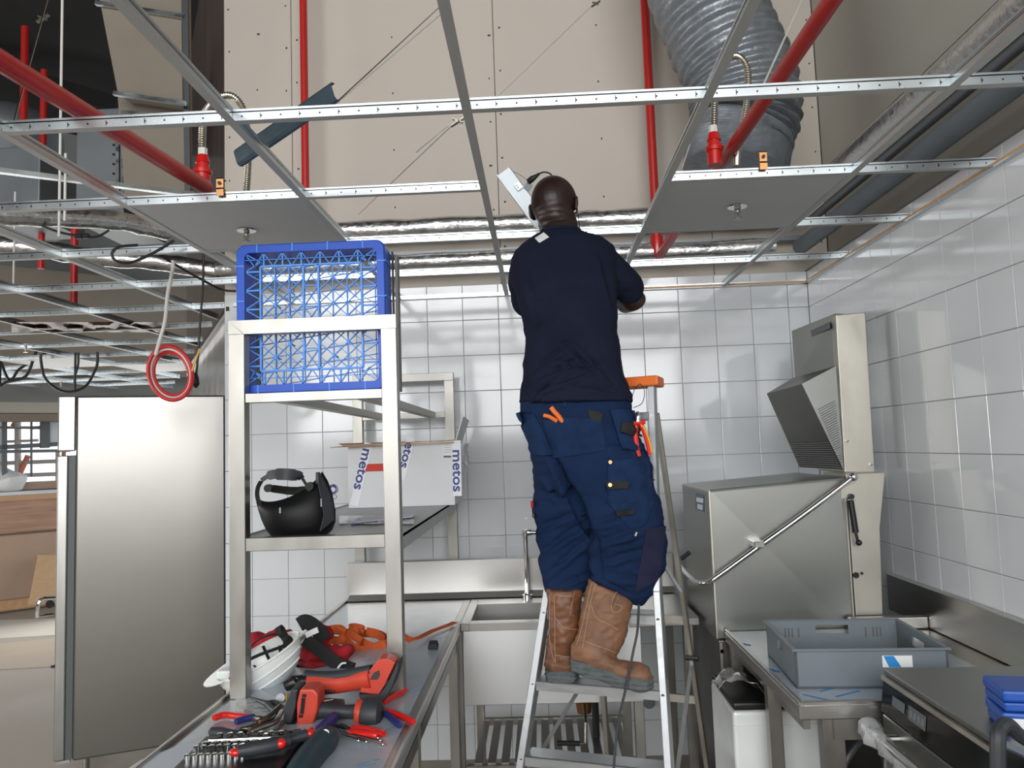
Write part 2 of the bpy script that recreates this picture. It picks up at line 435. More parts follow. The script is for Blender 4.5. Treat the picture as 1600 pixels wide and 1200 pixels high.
# hall shell: roof, far and rear walls with window openings
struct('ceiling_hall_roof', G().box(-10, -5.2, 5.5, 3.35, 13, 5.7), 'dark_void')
struct('wall_rear', G().box(-10, -5.2, 0, 3.2, -5.1, 1.8).box(3.08, -5.2, 1.8, 3.2, -5.1, 5.5).box(-10, -5.2, 5.05, 3.08, -5.1, 5.5).box(-10, -5.2, 1.8, -4.3, -5.1, 5.05), 'duct_board')
wr = thing('window_1', None, None, (-1.0, -5.1, 1.2), kind='structure')
g = G()
for x in (-4.26, -1.8, 0.6, 3.04): g.box(x - 0.04, -5.14, 1.8, x + 0.04, -5.02, 5.05)
for z in (1.84, 3.4, 5.01): g.box(-4.3, -5.14, z - 0.04, 3.08, -5.02, z + 0.04)
part('window_frame', g, 'frame_dark', wr)
struct('wall_hall_right', G().box(3.2, -5.2, 0, 3.35, 0.2, 5.5).box(1.66, 0.05, 0, 3.35, 0.2, 5.5), 'gypsum')
struct('wall_hall_left', G().box(-10, -5.2, 0, -9.2, 13, 1.1).box(-10, -5.2, 2.3, -9.2, 13, 5.5).box(-10, 6.6, 1.1, -9.2, 13, 2.3), 'grey_paint')
# bulkhead above the far windows
B0 = V((-6.6, 7.5, 0)); BD = V((0.75, 0.66, 0)).normalized(); BN = V((-BD.y, BD.x, 0))
def bk(d, off, z): return B0 + BD * d + BN * off + V((0, 0, z))
bh = thing('wall_far', None, None, B0, kind='structure')
def slab(d0, d1, o0, o1, z0, z1): return G().prism([bk(d0, o0, z0), bk(d1, o0, z0), bk(d1, o1, z0), bk(d0, o1, z0)], (0, 0, z1 - z0))
part('bulkhead', slab(-1.5, 6, 0, 0.3, 2.34, 5.5), 'grey_paint', bh)
part('bulkhead', slab(-1.5, 6, 0.02, 0.3, 2.22, 2.34), 'gypsum_grey', bh)
part('bulkhead', slab(-1.5, 6, 0.06, 0.3, 2.13, 2.215), 'duct_board', bh)
part('sill_wall', slab(-1.5, 6, 0.5, 0.6, 0, 0.95), 'grey_paint', bh)
# far window with its mullions; scaffold outside
wf = thing('window_2', None, None, B0, kind='structure')
g = G()
def wbar(u0, v0, u1, v1, w, off=0.5):
    def hit(u, v):
        d = at(u, v, Y=1.0) - EYE; p0 = B0 + BN * off; t = (p0 - EYE).dot(BN) / d.dot(BN); return EYE + d * t
    return hit(u0, v0), hit(u1, v1), w
for u0, v0, u1, v1, w in ((7, 640, 7, 745, .07), (49, 645, 49, 745, .03), (70, 645, 70, 700, .13), (-20, 700, 110, 693, .07), (-20, 706, 110, 704, .05), (-20, 668, 68, 670, .02), (48, 669, 70, 667, .05)):
    a, b, w = wbar(u0, v0, u1, v1, w * .7); g.bar(a, b, w, w, up=BN)
part('window_frame', g, 'frame_dark', wf)
a, b, _ = wbar(73, 652, 73, 692, 0); c, d, _ = wbar(118, 652, 118, 692, 0)
part('pane', G().prism([a, c, d, b], BN * 0.02), 'white_panel', wf, 'pale blue-grey sheet fixed in the window')
sc = thing('scaffold_tower', 'pale and red scaffold tubes outside the bright far window', 'scaffold', at(40, 760, Y=11.2) * 1.0)
def sct(u0, v0, u1, v1, r, m):
    part('tube', G().cyl(at(u0, v0, Y=11.2), at(u1, v1, Y=11.2), r, 8), m, sc)
for a in ((28, 650, 28, 775, .045), (0, 668, 70, 668, .02), (0, 724, 105, 720, .03), (0, 744, 105, 740, .03), (12, 690, 60, 688, .02), (90, 705, 90, 775, .03)): sct(*a, 'scaffold')
for a in ((44, 712, 18, 768, .04), (20, 666, 30, 650, .035), (105, 742, 72, 770, .035), (100, 705, 98, 735, .03)): sct(*a, 'scaffold_red')

# ================================================================ SUSPENDED CEILING GRID
X1 = -0.1501; YA = 1.8715
grid = thing('ceiling_grid', 'bare galvanised T-bar suspended ceiling grid over the whole kitchen', 'ceiling grid', (0, 3, ZC))
def tee(p, q, name='cross_tee', h=0.034, label=None):
    p, q = V(p), V(q); d = (q - p).normalized(); s = V((0, 0, 1)).cross(d)
    prof = [(-.012, 0), (.012, 0), (.012, .0012), (.0009, .0016), (.0009, h - .007), (.003, h - .006), (.003, h), (-.003, h), (-.003, h - .006), (-.0009, h - .007), (-.0009, .0016), (-.012, .0012)]
    g = G(); g.loft([[e + s * a + V((0, 0, b)) for a, b in prof] for e in (p, q)])
    o = part(name, g, None, grid, label, smooth=0)
    o.data.materials.append(MT['galv_tee']); o.data.materials.append(MT['tee_face'])
    for f in o.data.polygons:
        if f.normal.z < -0.9 and f.center.z < 0.001: f.material_index = 1
    return o
# galvanised web with its punched holes and slots
m = mat('galv_tee', (196, 203, 206), 0.30, 1.0, var=0.05, vscale=(5, 5, 5), rvar=0.05); MT['galv_tee'] = m
def holes(m):
    nt = m.node_tree; N = nt.nodes; L = nt.links; b = N['Principled BSDF']
    tc = N.new('ShaderNodeTexCoord'); sp = N.new('ShaderNodeSeparateXYZ'); L.new(tc.outputs['Object'], sp.inputs[0])
    def mth(op, a, bb=None):
        n = N.new('ShaderNodeMath'); n.operation = op
        for i, v in enumerate((a, bb)):
            if v is None: continue
            if isinstance(v, (int, float)): n.inputs[i].default_value = v
            else: L.new(v, n.inputs[i])
        return n.outputs[0]
    fx = mth('FRACT', mth('MULTIPLY', sp.outputs[0], 20.0))
    ax = mth('ABSOLUTE', mth('SUBTRACT', fx, 0.5)); az = mth('ABSOLUTE', mth('SUBTRACT', sp.outputs[2], 0.016))
    hole = mth('MULTIPLY', mth('LESS_THAN', ax, 0.045), mth('LESS_THAN', az, 0.0022))
    fx2 = mth('FRACT', mth('ADD', mth('MULTIPLY', sp.outputs[0], 10.0), 0.27))
    slot = mth('MULTIPLY', mth('LESS_THAN', mth('ABSOLUTE', mth('SUBTRACT', fx2, 0.5)), 0.01), mth('LESS_THAN', az, 0.007))
    line = mth('LESS_THAN', mth('ABSOLUTE', mth('SUBTRACT', sp.outputs[2], 0.0272)), 0.0012)
    k = mth('MAXIMUM', mth('MAXIMUM', hole, slot), line)
    mx = N.new('ShaderNodeMix'); mx.data_type = 'RGBA'; mx.inputs[7].default_value = (0.03, 0.035, 0.04, 1)
    src = b.inputs['Base Color'].links[0].from_socket
    L.new(src, mx.inputs[6]); L.new(k, mx.inputs[0]); L.new(mx.outputs[2], b.inputs['Base Color'])
holes(m)
def xob(y):       # where the oblique wall or the tiled wall's end stops the grid
    t = (y - WL.y) / WD.y; return WL.x + WD.x * t
def farY(x):      # the bulkhead's face
    return B0.y + (x - B0.x) * BD.y / BD.x
XT = {i: X1 + 0.6 * (i - 2) for i in range(-9, 5)}
for i, x in XT.items():
    if x > -1.72: y1 = YW - 0.002
    else:
        y1 = min(farY(x), WL.y + (x - WL.x) * WD.y / WD.x) - 0.03
    tee((x, 0.6 if x > -2.2 else 1.2, ZC), (x, y1, ZC), 'main_tee', 0.038)
for j in range(-1, 14):
    y = YA + 0.6 * j
    for i in range(-9, 5):
        x0 = XT[i] + 0.0016; x1 = min(x0 + 0.597, XR - 0.004)
        if j == 1 and i == 2: continue          # the bay the man works in
        if j == 3 and i in (1,) and False: continue
        if y > YW:
            lim = xob(y) - 0.03
            if x0 > lim: continue
            x1 = min(x1, lim)
        if y > farY(x0) - 0.05: continue
        tee((x0, y, ZC + 0.0003), (x1, y, ZC + 0.0003))
# wall angles with a timber batten above
trim1 = struct('trim_1', G().box(-1.70, YW - 0.024, ZC - 0.001, XR, YW, ZC + 0.0005).box(-1.70, YW - 0.0012, ZC - 0.001, XR, YW, ZC + 0.024), 'galv')
trim2 = struct('trim_2', G().box(XR - 0.024, 0.9, ZC - 0.001, XR, YW, ZC + 0.0005).box(XR - 0.0012, 0.9, ZC, XR, YW, ZC + 0.024), 'galv')
struct('trim_3', G().box(0.2, YW - 0.02, ZC + 0.0015, XR - 0.02, YW - 0.002, ZC + 0.014), 'timber')
struct('trim_4', G().box(XR - 0.02, 0.9, ZC + 0.0015, XR - 0.002, YW - 0.02, ZC + 0.014), 'timber')
struct('trim_5', G().bar(along(0, ZC - 0.01, -0.012), along(3.2, ZC - 0.01, -0.012), 0.02, 0.024), 'black_plastic')

# sprinkler panels
def panel(i, j, lab, head=(0.5, 0.4)):
    x0, y0 = XT[i] + 0.002, YA + 0.6 * j + 0.002
    t = thing('ceiling_panel', lab, 'ceiling panel', (x0 + 0.298, y0 + 0.298, ZC + 0.001), 'sprinkler ceiling panels')
    part('board', G().box(x0, y0, ZC + 0.0015, x0 + 0.596, y0 + 0.596, ZC + 0.012, 0.001), 'panel_white', t)
    return t
panel(0, 1, 'white ceiling panel with a sprinkler head, above the blue dish rack')
panel(3, 1, "white ceiling panel with a sprinkler head, right of the man's head")
panel(-5, 4, 'white ceiling panel with a sprinkler head in the far grid above the window')
panel(-5, 7, 'white ceiling panel furthest back in the grid, right of the far window')
panel(-4, 8, 'white ceiling panel beside the bulkhead at the far end of the grid')
def sprinkler(x, y, lab):
    t = thing('sprinkler', lab, 'sprinkler', (x, y, ZC - 0.03), 'ceiling sprinkler heads')
    part('escutcheon', G().tube([(x, y, ZC - .0005), (x, y, ZC - .003), (x, y, ZC - .004)], [.036, .034, .02], 20), 'chrome', t)
    part('body', G().tube([(x, y, ZC), (x, y, ZC - .012), (x, y, ZC - .014), (x, y, ZC - .022)], [.012, .012, .008, .007], 12)
         .bar((x - .009, y, ZC - .018), (x - .004, y, ZC - .042), .004, .003).bar((x + .009, y, ZC - .018), (x + .004, y, ZC - .042), .004, .003)
         .cyl((x, y, ZC - .02), (x, y, ZC - .042), .0025, 6), 'tool_steel', t)
    part('deflector', G().cyl((x, y, ZC - .042), (x, y, ZC - .045), .015, 14), 'tool_steel', t)
p = at(385, 360, Z=ZC); sprinkler(p.x, p.y, 'sprinkler head in the panel above the blue dish rack')
p = at(1152, 323, Z=ZC); sprinkler(p.x, p.y, "sprinkler head in the panel right of the man's head")
p = at(40, 541, Z=ZC); sprinkler(p.x, p.y, 'sprinkler head in the far panel above the window')
p = at(95, 597, Z=ZC); sprinkler(p.x, p.y, 'smallest sprinkler head, far back above the fridge')

# foil-wrapped pipes
def foilpipe(pts, r, lab, group='foil-wrapped pipes above the ceiling', bands=True):
    t = thing('insulated_pipe', lab, 'pipe', pts[0], group)
    P = smoothpath(pts, 8); n = 18; rings = []
    g = G(); g.tube(P, [r * (1 + 0.05 * math.sin(i * 1.7) + 0.04 * random.random()) for i in range(len(P))], n)
    for v in g.b.verts: v.co += V([noise.noise(v.co * 14 + V((k * 9.1, 0, 0))) for k in range(3)]) * 0.006
    part('foil_wrap', g, 'foil', t)
foilpipe([(-1.74, 4.12, 2.87), (-0.9, 4.12, 2.87), (0.0, 4.12, 2.87), (0.62, 4.12, 2.87), (1.25, 4.12, 2.86), (1.40, 4.02, 2.86), (1.42, 3.4, 2.86), (1.42, 1.2, 2.86)], 0.052, 'upper foil-wrapped pipe running behind the grid and turning along the right wall')
foilpipe([(-1.74, 4.12, 2.68), (-0.9, 4.12, 2.68), (0.0, 4.12, 2.68), (1.30, 4.12, 2.68)], 0.045, 'lower foil-wrapped pipe running across behind the grid above the tiles')
p = [(1.43, 4.08, 2.665), (1.43, 3.0, 2.665), (1.43, 1.0, 2.665)]
solo('steel_pipe', G().tube(p, 0.042, 16), 'tray_grey', 'grey pipe running forward along the right wall above the tiles', 'pipe')
solo('steel_pipe', G().tube([(1.47, 4.08, 2.79), (1.47, 1.0, 2.79)], 0.022, 12), 'grey_metal', 'thin grey pipe between the wrapped pipe and the right wall', 'pipe')
foilpipe([at(-40, 332, Y=3.4), at(60, 338, Y=3.6), at(180, 345, Y=3.9), at(262, 362, Y=4.15)], 0.05, 'foil-wrapped pipe at the left, above the lower one, sloping down to the panel')
foilpipe([at(-40, 380, Y=4.3), at(50, 388, Y=4.4), at(150, 402, Y=4.5), at(250, 410, Y=4.6), at(345, 425, Y=4.7)], 0.052, 'foil-wrapped pipe at the left, just above the coiled cable')
# timber/dark slots in the wall above the tiles
solo('cable_tray', G().box(-0.95, 4.20, 2.735, 1.5, 4.26, 2.745).box(-0.95, 4.20, 2.745, 1.5, 4.203, 2.76), 'grey_metal', 'narrow metal ledge between the two foil-wrapped pipes', 'cable tray')

# red sprinkler pipes
def redpipe(pts, r, lab, fit=()):
    t = thing('sprinkler_pipe', lab, 'pipe', pts[0], 'red sprinkler pipes')
    part('pipe', G().tube(pts, r, 14), 'red_pipe', t)
    for a, b in fit: part('coupling', G().tube([a, V(a).lerp(V(b), .5), b], [r * 1.35, r * 1.5, r * 1.35], 14), 'red_fitting', t)
redpipe([(-1.235, 4.1, 2.95), (-1.235, 4.1, 5.4)], 0.021, 'vertical red pipe against the beige wall, left of centre')
redpipe([(0.674, 4.1, 2.66), (0.674, 4.1, 5.4)], 0.024, 'vertical red pipe against the beige wall beside the grey flexible duct', [((0.674, 4.1, 2.66), (0.674, 4.1, 2.76))])
pr0, pr1 = at(1300, 0, X=.77), at(1030, 400, Y=4.06)
redpipe([pr0 + (pr0 - pr1).normalized() * 1.2, pr0, pr1], 0.024, 'red pipe running overhead in front of the grey flexible duct')
pl0, pl1 = at(0, 95, X=-1.19), at(322, 293, Y=2.62)
redpipe([pl0 + (pl0 - pl1) * 0.6, pl0, pl1], 0.026, 'thick red pipe slanting overhead at the upper left')
for u, r, Y, v0, v1, lab in ((34, .03, 6.2, 0, 330, 'upright red pipe furthest left in the dark void'), (64, .026, 6.0, 110, 420, 'upright red pipe behind the white threaded rod'), (115, .024, 5.2, 335, 480, 'short upright red pipe below the left foil-wrapped pipe')):
    a, b = at(u, v1, Y=Y), at(u + (2 if u < 100 else -2), v0, Y=Y)
    redpipe([a, V((a.x, a.y, min(b.z, 5.4)))], r, lab)

def hoseset(u, v, Y, loop, lab, dropu):
    """red outlet fitting with a braided hose looping over to the sprinkler head"""
    c = at(u, v, Y=Y)
    t = thing('sprinkler_outlet', 'red tapered outlet fitting ' + lab, 'pipe fitting', c, 'red outlet fittings with braided hoses')
    part('body', G().tube([c + V((0, 0, z)) for z in (-.02, .03, .031, .045, .046, .07, .071, .10)], [.026, .026, .033, .033, .024, .022, .026, .018], 16), 'red_fitting', t)
    part('nipple', G().tube([c + V((0, 0, z)) for z in (.10, .125)], [.017, .017], 8), 'cable_white', t)
    P = smoothpath([at(a, b, Y=Y + k) for a, b, k in loop], 10)
    g = G(); L = [0]
    for i in range(1, len(P)): L.append(L[-1] + (P[i] - P[i - 1]).length)
    tot = L[-1]; N = int(tot / 0.0022); Q = []; j = 0
    for k in range(N):
        s = k * tot / (N - 1)
        while j < len(L) - 2 and L[j + 1] < s: j += 1
        Q.append(P[j].lerp(P[j + 1], (s - L[j]) / max(1e-9, L[j + 1] - L[j])))
    g.tube(Q, [(.0140, .0128, .0104, .0122)[k % 4] for k in range(N)], 10)
    part('hose', g, 'braid', t, 'corrugated steel hose', smooth=60)
hoseset(317, 285, 2.66, [(317, 252, 0), (316, 215, 0), (320, 178, 0.02), (338, 155, .06), (362, 150, .1), (380, 170, .14), (387, 210, .16), (388, 250, .16), (385, 300, .14)], 'at the end of the left red pipe', 0)
hoseset(1117, 250, 2.72, [(1117, 216, 0), (1116, 180, 0), (1120, 130, .0), (1134, 96, .0), (1152, 88, .02), (1167, 105, .04), (1168, 150, .06), (1160, 200, .06), (1152, 240, .04), (1151, 262, .0)], 'in front of the grey flexible duct', 0)
def bracket(u, v, Y, lab):
    c = at(u, v, Y=Y)
    g = G().box(c.x - .012, c.y - .014, c.z - .03, c.x + .012, c.y - .011, c.z + .03).box(c.x - .012, c.y - .014, c.z + .027, c.x + .012, c.y + .014, c.z + .03)
    g.box(c.x - .012, c.y - .014, c.z - .008, c.x + .012, c.y + .008, c.z - .003)
    t = thing('hose_bracket', lab, 'bracket', c, 'copper hose brackets')
    part('clip', g, 'brass', t)
    part('bolt', G().cyl((c.x, c.y - .02, c.z + .012), (c.x, c.y, c.z + .012), .006, 6), 'black_plastic', t)
bracket(346, 294, 2.47, 'copper-coloured bracket clipped on the tee beside the left red fitting')
bracket(1191, 253, 2.47, 'copper-coloured bracket clipped on the tee below the grey flexible duct')

# grey flexible duct
dp = smoothpath([at(1148, 268, Y=3.56), at(1155, 225, Y=3.56), at(1165, 190, Y=3.56), at(1158, 130, Y=3.56), at(1128, 60, Y=3.58), at(1090, -30, Y=3.62), at(1060, -120, Y=3.7)], 40)
n = 36; g = G(); rings = []
for i, p in enumerate(dp):
    t = (dp[min(i + 1, len(dp) - 1)] - dp[max(0, i - 1)]).normalized()
    u = V((1, 0, 0)); u = (u - t * u.dot(t)).normalized(); w = t.cross(u)
    f = i / len(dp); low = f < 0.30
    per = 3 if low else 10; rr = 0.241 + (0.0 if low else 0.008)
    rg = []
    for k in range(n):
        a = 2 * PI * k / n
        ph = 2 * PI * (i / per) + (0 if low else a)
        r = rr * (1 + (0.012 if low else 0.036) * math.sin(ph))
        if not low: r += 0.007 * noise.noise(V((a * 3, i * 0.23, 0)))
        if 0.26 < f < 0.36: r -= 0.010 * (1 + math.sin(i * 1.9 + math.sin(a) * 2))
        rg.append(p + u * math.cos(a) * r + w * math.sin(a) * r)
    rings.append(rg)
g.loft(rings, caps=True)
solo('flexible_duct', g, 'duct_fabric', 'wide grey corrugated flexible air duct bending down behind the ceiling grid', 'air duct', smooth=50)

# hanger wires and clips
def wire(u0, v0, u1, v1, Y0, Y1, lab, r=.0022, m='cable_white'):
    solo('hanger_wire', G().cyl(at(u0, v0, Y=Y0), at(u1, v1, Y=Y1), r, 6), m, lab, 'hanger wire', 'ceiling hanger wires')
wire(515, 170, 690, 8, 2.1, 3.2, 'upper of the two crossed hanger wires left of the centre tee', m='tool_steel')
wire(512, 172, 698, 14, 2.1, 3.15, 'brighter wire just below its twin, left of the centre tee', .003)
wire(930, 4, 775, 152, 3.4, 2.0, 'long hanger wire slanting down to the clip by the centre tee')
wire(712, 190, 560, 335, 2.0, 3.6, 'hanger wire slanting from the centre tee down to the foil pipe')
wire(700, 196, 650, 238, 2.0, 2.3, 'short free end of wire below the clip at the centre tee', .002)
wire(1262, -20, 1184, 152, 3.0, 2.0, 'hanger wire between the flexible duct and the overhead red pipe', .003)
wire(1066, 262, 1078, 225, 2.6, 2.8, 'short wire left of the outlet fitting at the flexible duct', .002)
wire(74, 0, 22, 190, 2.4, 2.0, 'thin hanger wire with a clip at the upper left', .0025, 'tool_steel')
for u0, v0, u1, v1, Y, lab in ((93, -20, 92, 370, 3.2, 'long white threaded rod hanging at the upper left'), (101, 240, 101, 345, 3.2, 'shorter rod beside the long white rod'), (21, 300, 21, 445, 4.2, 'threaded rod furthest left above the grid')):
    a, b = at(u0, v0, Y=Y), at(u1, v1, Y=Y)
    solo('threaded_rod', G().cyl((b.x, b.y, a.z), b, .0055, 8), 'cable_white', lab, 'threaded rod')
def clip(u, v, Y, lab):
    c = at(u, v, Y=Y); g = G().bar(c - V((.02, 0, .012)), c + V((.02, 0, .012)), .012, .004).bar(c - V((.015, 0, -.008)), c + V((.012, 0, -.004)), .012, .003)
    g.cyl(c - V((.004, .008, 0)), c + V((-.004, .008, 0)), .005, 6)
    solo('wire_clip', g, 'tool_steel', lab, 'clip', 'spring clips on the hanger wires')
clip(716, 190, 2.0, 'spring clip on the wire at the centre tee')
clip(67, 29, 2.37, 'spring clip on the thin wire at the upper left')
clip(931, 6, 3.3, 'spring clip at the top of the long wire, at the top edge of the photo')

# loose blue-grey stud lying on the grid
a, b = at(372, 246, Y=2.12), at(524, 140, Y=1.93); a.z += .05; b.z += .05
a, b = at(370, 247, Y=2.2), at(522, 142, Y=2.0)
dd = (b - a).normalized(); nn = dd.cross(V((0, 1, 0))).normalized(); yy = nn.cross(dd)
prof = [(-.026, -.012), (-.026, .0), (-.018, .006), (.018, .006), (.026, 0), (.026, -.012), (.024, -.012), (.024, -.001), (.017, .0045), (-.017, .0045), (-.024, -.001), (-.024, -.012)]
solo('metal_stud', G().loft([[e + nn * x + yy * -y for x, y in prof] for e in (a, b)]), 'stud_blue', 'loose blue-grey metal channel lying slantwise across the grid', 'metal stud')

# ---- dark void above at the left: air unit, board duct, tank, bracket strut
t = thing('board_duct', 'large beige board-clad air duct hanging in the dark void at upper left', 'air duct', at(230, 150, Y=4.6))
A = [at(150, -30, Y=4.0), at(283, -30, Y=4.0), at(285, 160, Y=4.0), at(184, 145, Y=4.0)]
part('board', G().prism(A, V((0, .12, 0))), 'duct_board', t)
A = [at(184, 150, Y=4.15), at(287, 164, Y=4.15), at(290, 320, Y=4.15), at(196, 320, Y=4.15)]
part('board', G().prism(A, V((0, .10, 0))), 'duct_board', t)
for u0, v0, u1, v1, Y in ((178, 146, 290, 162, 3.98), (150, 5, 288, 26, 3.98), (190, 176, 292, 186, 4.13)):
    part('strut', G().bar(at(u0, v0, Y=Y), at(u1, v1, Y=Y), .022, .022), 'galv', t)
part('strut', G().bar(at(289, -20, Y=3.98), at(294, 330, Y=4.1), .03, .03), 'tool_dark', t)
g = G(); a = at(120, 205, Y=5.0); b = at(182, 300, Y=5.0)
t = thing('air_unit', 'grey metal air handling unit in the dark void behind the red pipes', 'air handling unit', at(140, 290, Y=5.2))
part('casing', G().box(a.x, 5.0, b.z - .2, b.x + .05, 5.6, a.z + .15, .005), 'grey_metal', t)
c = at(8, 230, Y=5.6); d = at(62, 280, Y=5.6)
part('casing', G().box(c.x - .4, 5.6, d.z - .3, d.x, 6.2, c.z, .01), 'grey_metal', t, 'lower grey box')
for u in (184, 193): part('frame_post', G().bar(at(u, 190, Y=4.9), at(u + 1, 320, Y=4.9), .02, .02), 'galv', t)
g = G()
for k in range(6): q = at(177, 196 + k * 15, Y=4.99); g.cyl(q, q + V((0, .02, 0)), .008, 6)
part('holes', g, 'black_plastic', t)
c = at(20, 215, Y=6.8)
solo('storage_tank', G().ball(c, .42, .42, .30).cyl(c - V((0, 0, .9)), c, .42, 28), 'grey_metal', 'pale domed grey tank behind the far-left red pipe', 'tank')
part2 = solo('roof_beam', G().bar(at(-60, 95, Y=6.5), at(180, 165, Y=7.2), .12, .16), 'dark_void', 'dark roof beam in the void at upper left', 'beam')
solo('strut_channel', G().bar(at(-40, 262, Y=3.0), at(302, 304, Y=3.6), .03, .02), 'galv', 'pale strut channel crossing above the grid at the left', 'strut')
# open gypsum ceiling patch far left seen through the grid
struct('wall_void_back', G().prism([bk(-2, -0.6, ZC + 0.12), bk(3.6, -0.6, ZC + 0.12), bk(3.6, -0.55, ZC + 0.12), bk(-2, -0.55, ZC + 0.12)], (0, 0, 1.1)), 'duct_board')
p = at(130, 517, Z=ZC + .02)
g = G(); gr = [[at(u, v, Z=ZC + .012 + .03 * noise.noise(V((u * .05, v * .2, 0)))) for u in range(18, 262, 8)] for v in (503, 508, 513, 519)]
solo('foil_sheet', g.sheet(gr, .002), 'brown_foil', 'crumpled brown reflective foil sheet lying on the far grid', 'foil sheet')

# hanging cables
def cable(pts, Y, r, m, lab, name='hanging_cable', grp='black cables hanging from the grid'):
    P = [at(q[0], q[1], Y=q[2] if len(q) > 2 else Y) for q in pts]
    for k in (0, -1):
        if P[k].z < ZC and (k == 0 or Y > 5): P.insert(0 if k == 0 else len(P), V((P[k].x, P[k].y, ZC + .03)))
    return solo(name, G().tube(smoothpath(P, 7), r, 8), m, lab, 'cable', grp)
cable([(0, 600), (10, 597), (40, 588), (52, 562), (60, 545), (75, 560)], 6.2, .012, 'cable_black', 'short black cable loop furthest left under the grid')
cable([(0, 562), (15, 595), (30, 577), (58, 560)], 6.4, .012, 'cable_black', 'black cable crossing the furthest left loop')
cable([(64, 564), (70, 590), (90, 608), (112, 612), (135, 602), (148, 580), (152, 568)], 6.0, .011, 'cable_black', 'wide hanging black cable loop above the fridge')
cable([(117, 612), (117, 590), (122, 570)], 6.0, .009, 'cable_black', 'thin black cable crossing the wide loop')
cable([(272, 376, 3.0), (240, 395, 3.0), (205, 410, 3.0), (182, 408, 3.0), (175, 396, 3.0), (186, 386, 3.0), (215, 383, 3.0)], 3.0, .006, 'cable_black', 'black cable looping out from the left sprinkler panel')
cable([(60, 350, 3.6), (90, 362, 3.6), (120, 368, 3.6), (150, 370, 3.6), (170, 360, 3.6)], 3.6, .006, 'cable_black', 'black cable with a connector below the left foil pipe')
cable([(252, 400, 3.3), (285, 420, 3.4), (310, 434, 3.5), (345, 452, 3.6), (368, 455, 3.6)], 3.5, .006, 'cable_black', 'black cable drooping towards the blue dish rack')
c = at(130, 369, Y=3.6)
solo('cable_connector', G().box(c.x - .04, c.y - .01, c.z - .012, c.x - .005, c.y + .01, c.z + .012, .003).box(c.x, c.y - .01, c.z - .012, c.x + .03, c.y + .01, c.z + .012, .003), 'black_plastic', 'black two-part connector on the cable below the left foil pipe', 'connector')
# the plug lead
t = thing('plug_lead', 'long black lead with a plug hanging beside the coiled cable', 'cable', at(308, 600, Y=3.4))
q = at(318, 398, Y=3.4)
part('lead', G().tube(smoothpath([V((q.x, q.y, ZC + .03))] + [at(u, v, Y=3.4) for u, v in ((318, 398), (317, 450), (313, 500), (309, 560), (306, 590))], 6), .0055, 8), 'cable_black', t)
part('plug', G().tube([at(306, v, Y=3.4) for v in (582, 588, 592, 600, 603, 606)], [.006, .011, .014, .017, .012, .006], 10), 'black_plastic', t)
# the coil
t = thing('cable_coil', 'coiled red and white cable hanging from the grid over the fridge', 'cable', at(268, 622, Y=3.3))
cx, cy, Yc = 267, 583, 3.3
for kk, (m, off) in enumerate((('cable_red', -3), ('cable_white', 0), ('cable_red', 5), ('cable_white', 4))):
    P = []
    for i in range(41):
        a = 2 * PI * i / 40
        P.append(at(cx + (32 - off * .8) * math.cos(a) + 4 * math.sin(a) + kk - 1, cy + (39 - off) * math.sin(a) + kk * .6, Y=Yc + .012 * kk + .01 * math.sin(a * 2)))
    part('coil', G().tube(P, .0085, 8, caps=False), m, t)
q = at(270, 420, Y=3.3)
part('lead', G().tube(smoothpath([V((q.x, q.y, ZC + .03))] + [at(u, v, Y=3.3) for u, v in ((270, 420), (262, 460), (258, 500), (250, 530), (243, 555))], 6), .008, 8), 'cable_white', t)
part('tie', G().bar(at(300, 580, Y=3.28), at(312, 545, Y=3.28), .006, .006), 'grip_yellow', t)
# ================================================================ FRIDGE
FB, FE = V((-2.461, 4.02, 0)), V((-1.774, 4.318, 0))
FX = (FE - FB).normalized(); FY = V((-FX.y, FX.x, 0))
def fr(x, y, z): return FB + FX * x + FY * y + V((0, 0, z))
def fbox(g, x0, y0, z0, x1, y1, z1, bev=0):
    return g.hexa([fr(*p) for p in ((x0, y0, z0), (x1, y0, z0), (x1, y1, z0), (x0, y1, z0), (x0, y0, z1), (x1, y0, z1), (x1, y1, z1), (x0, y1, z1))], bev)
FWI = 0.745
t = thing('refrigerator', 'tall brushed stainless steel refrigerator beside the shelf frame', 'refrigerator', fr(FWI / 2, .35, 0))
fridge = t
zt = 2.005
part('body', fbox(G(), 0.0, 0.06, 0.12, FWI, 0.60, zt - .01, .004), 'steel', t)
dr = part('door', fbox(G(), 0.0, 0.0, 0.12, FWI, 0.055, zt, .010), 'steel_front', t)
# door handle side: recessed vertical grip strip along the left edge, split above
g = G(); fbox(g, -.085, 0.0, 0.13, -.035, .06, 1.69, .006)
part('side_panel', g, 'steel_h', t)
g = G(); fbox(g, -.085, 0.0, 1.712, -.002, .06, zt, .006)
part('side_panel', g, 'steel_front', t)
g = G(); fbox(g, -.034, .012, 0.13, -.002, .05, 1.69)
part('grip_recess', g, 'frame_dark', t, 'dark vertical grip recess')
part('hinge', fbox(G(), -.10, 0, .60, -.086, .02, .615), 'black_plastic', t)
part('hinge', fbox(G(), -.07, .0, .115, -.01, .05, .13), 'alu', t)
for x, y in ((.05, .08), (.69, .08), (.05, .54), (.69, .54)):
    part('leg', G().cyl(fr(x, y, 0), fr(x, y, .12), .022, 12), 'steel', t)

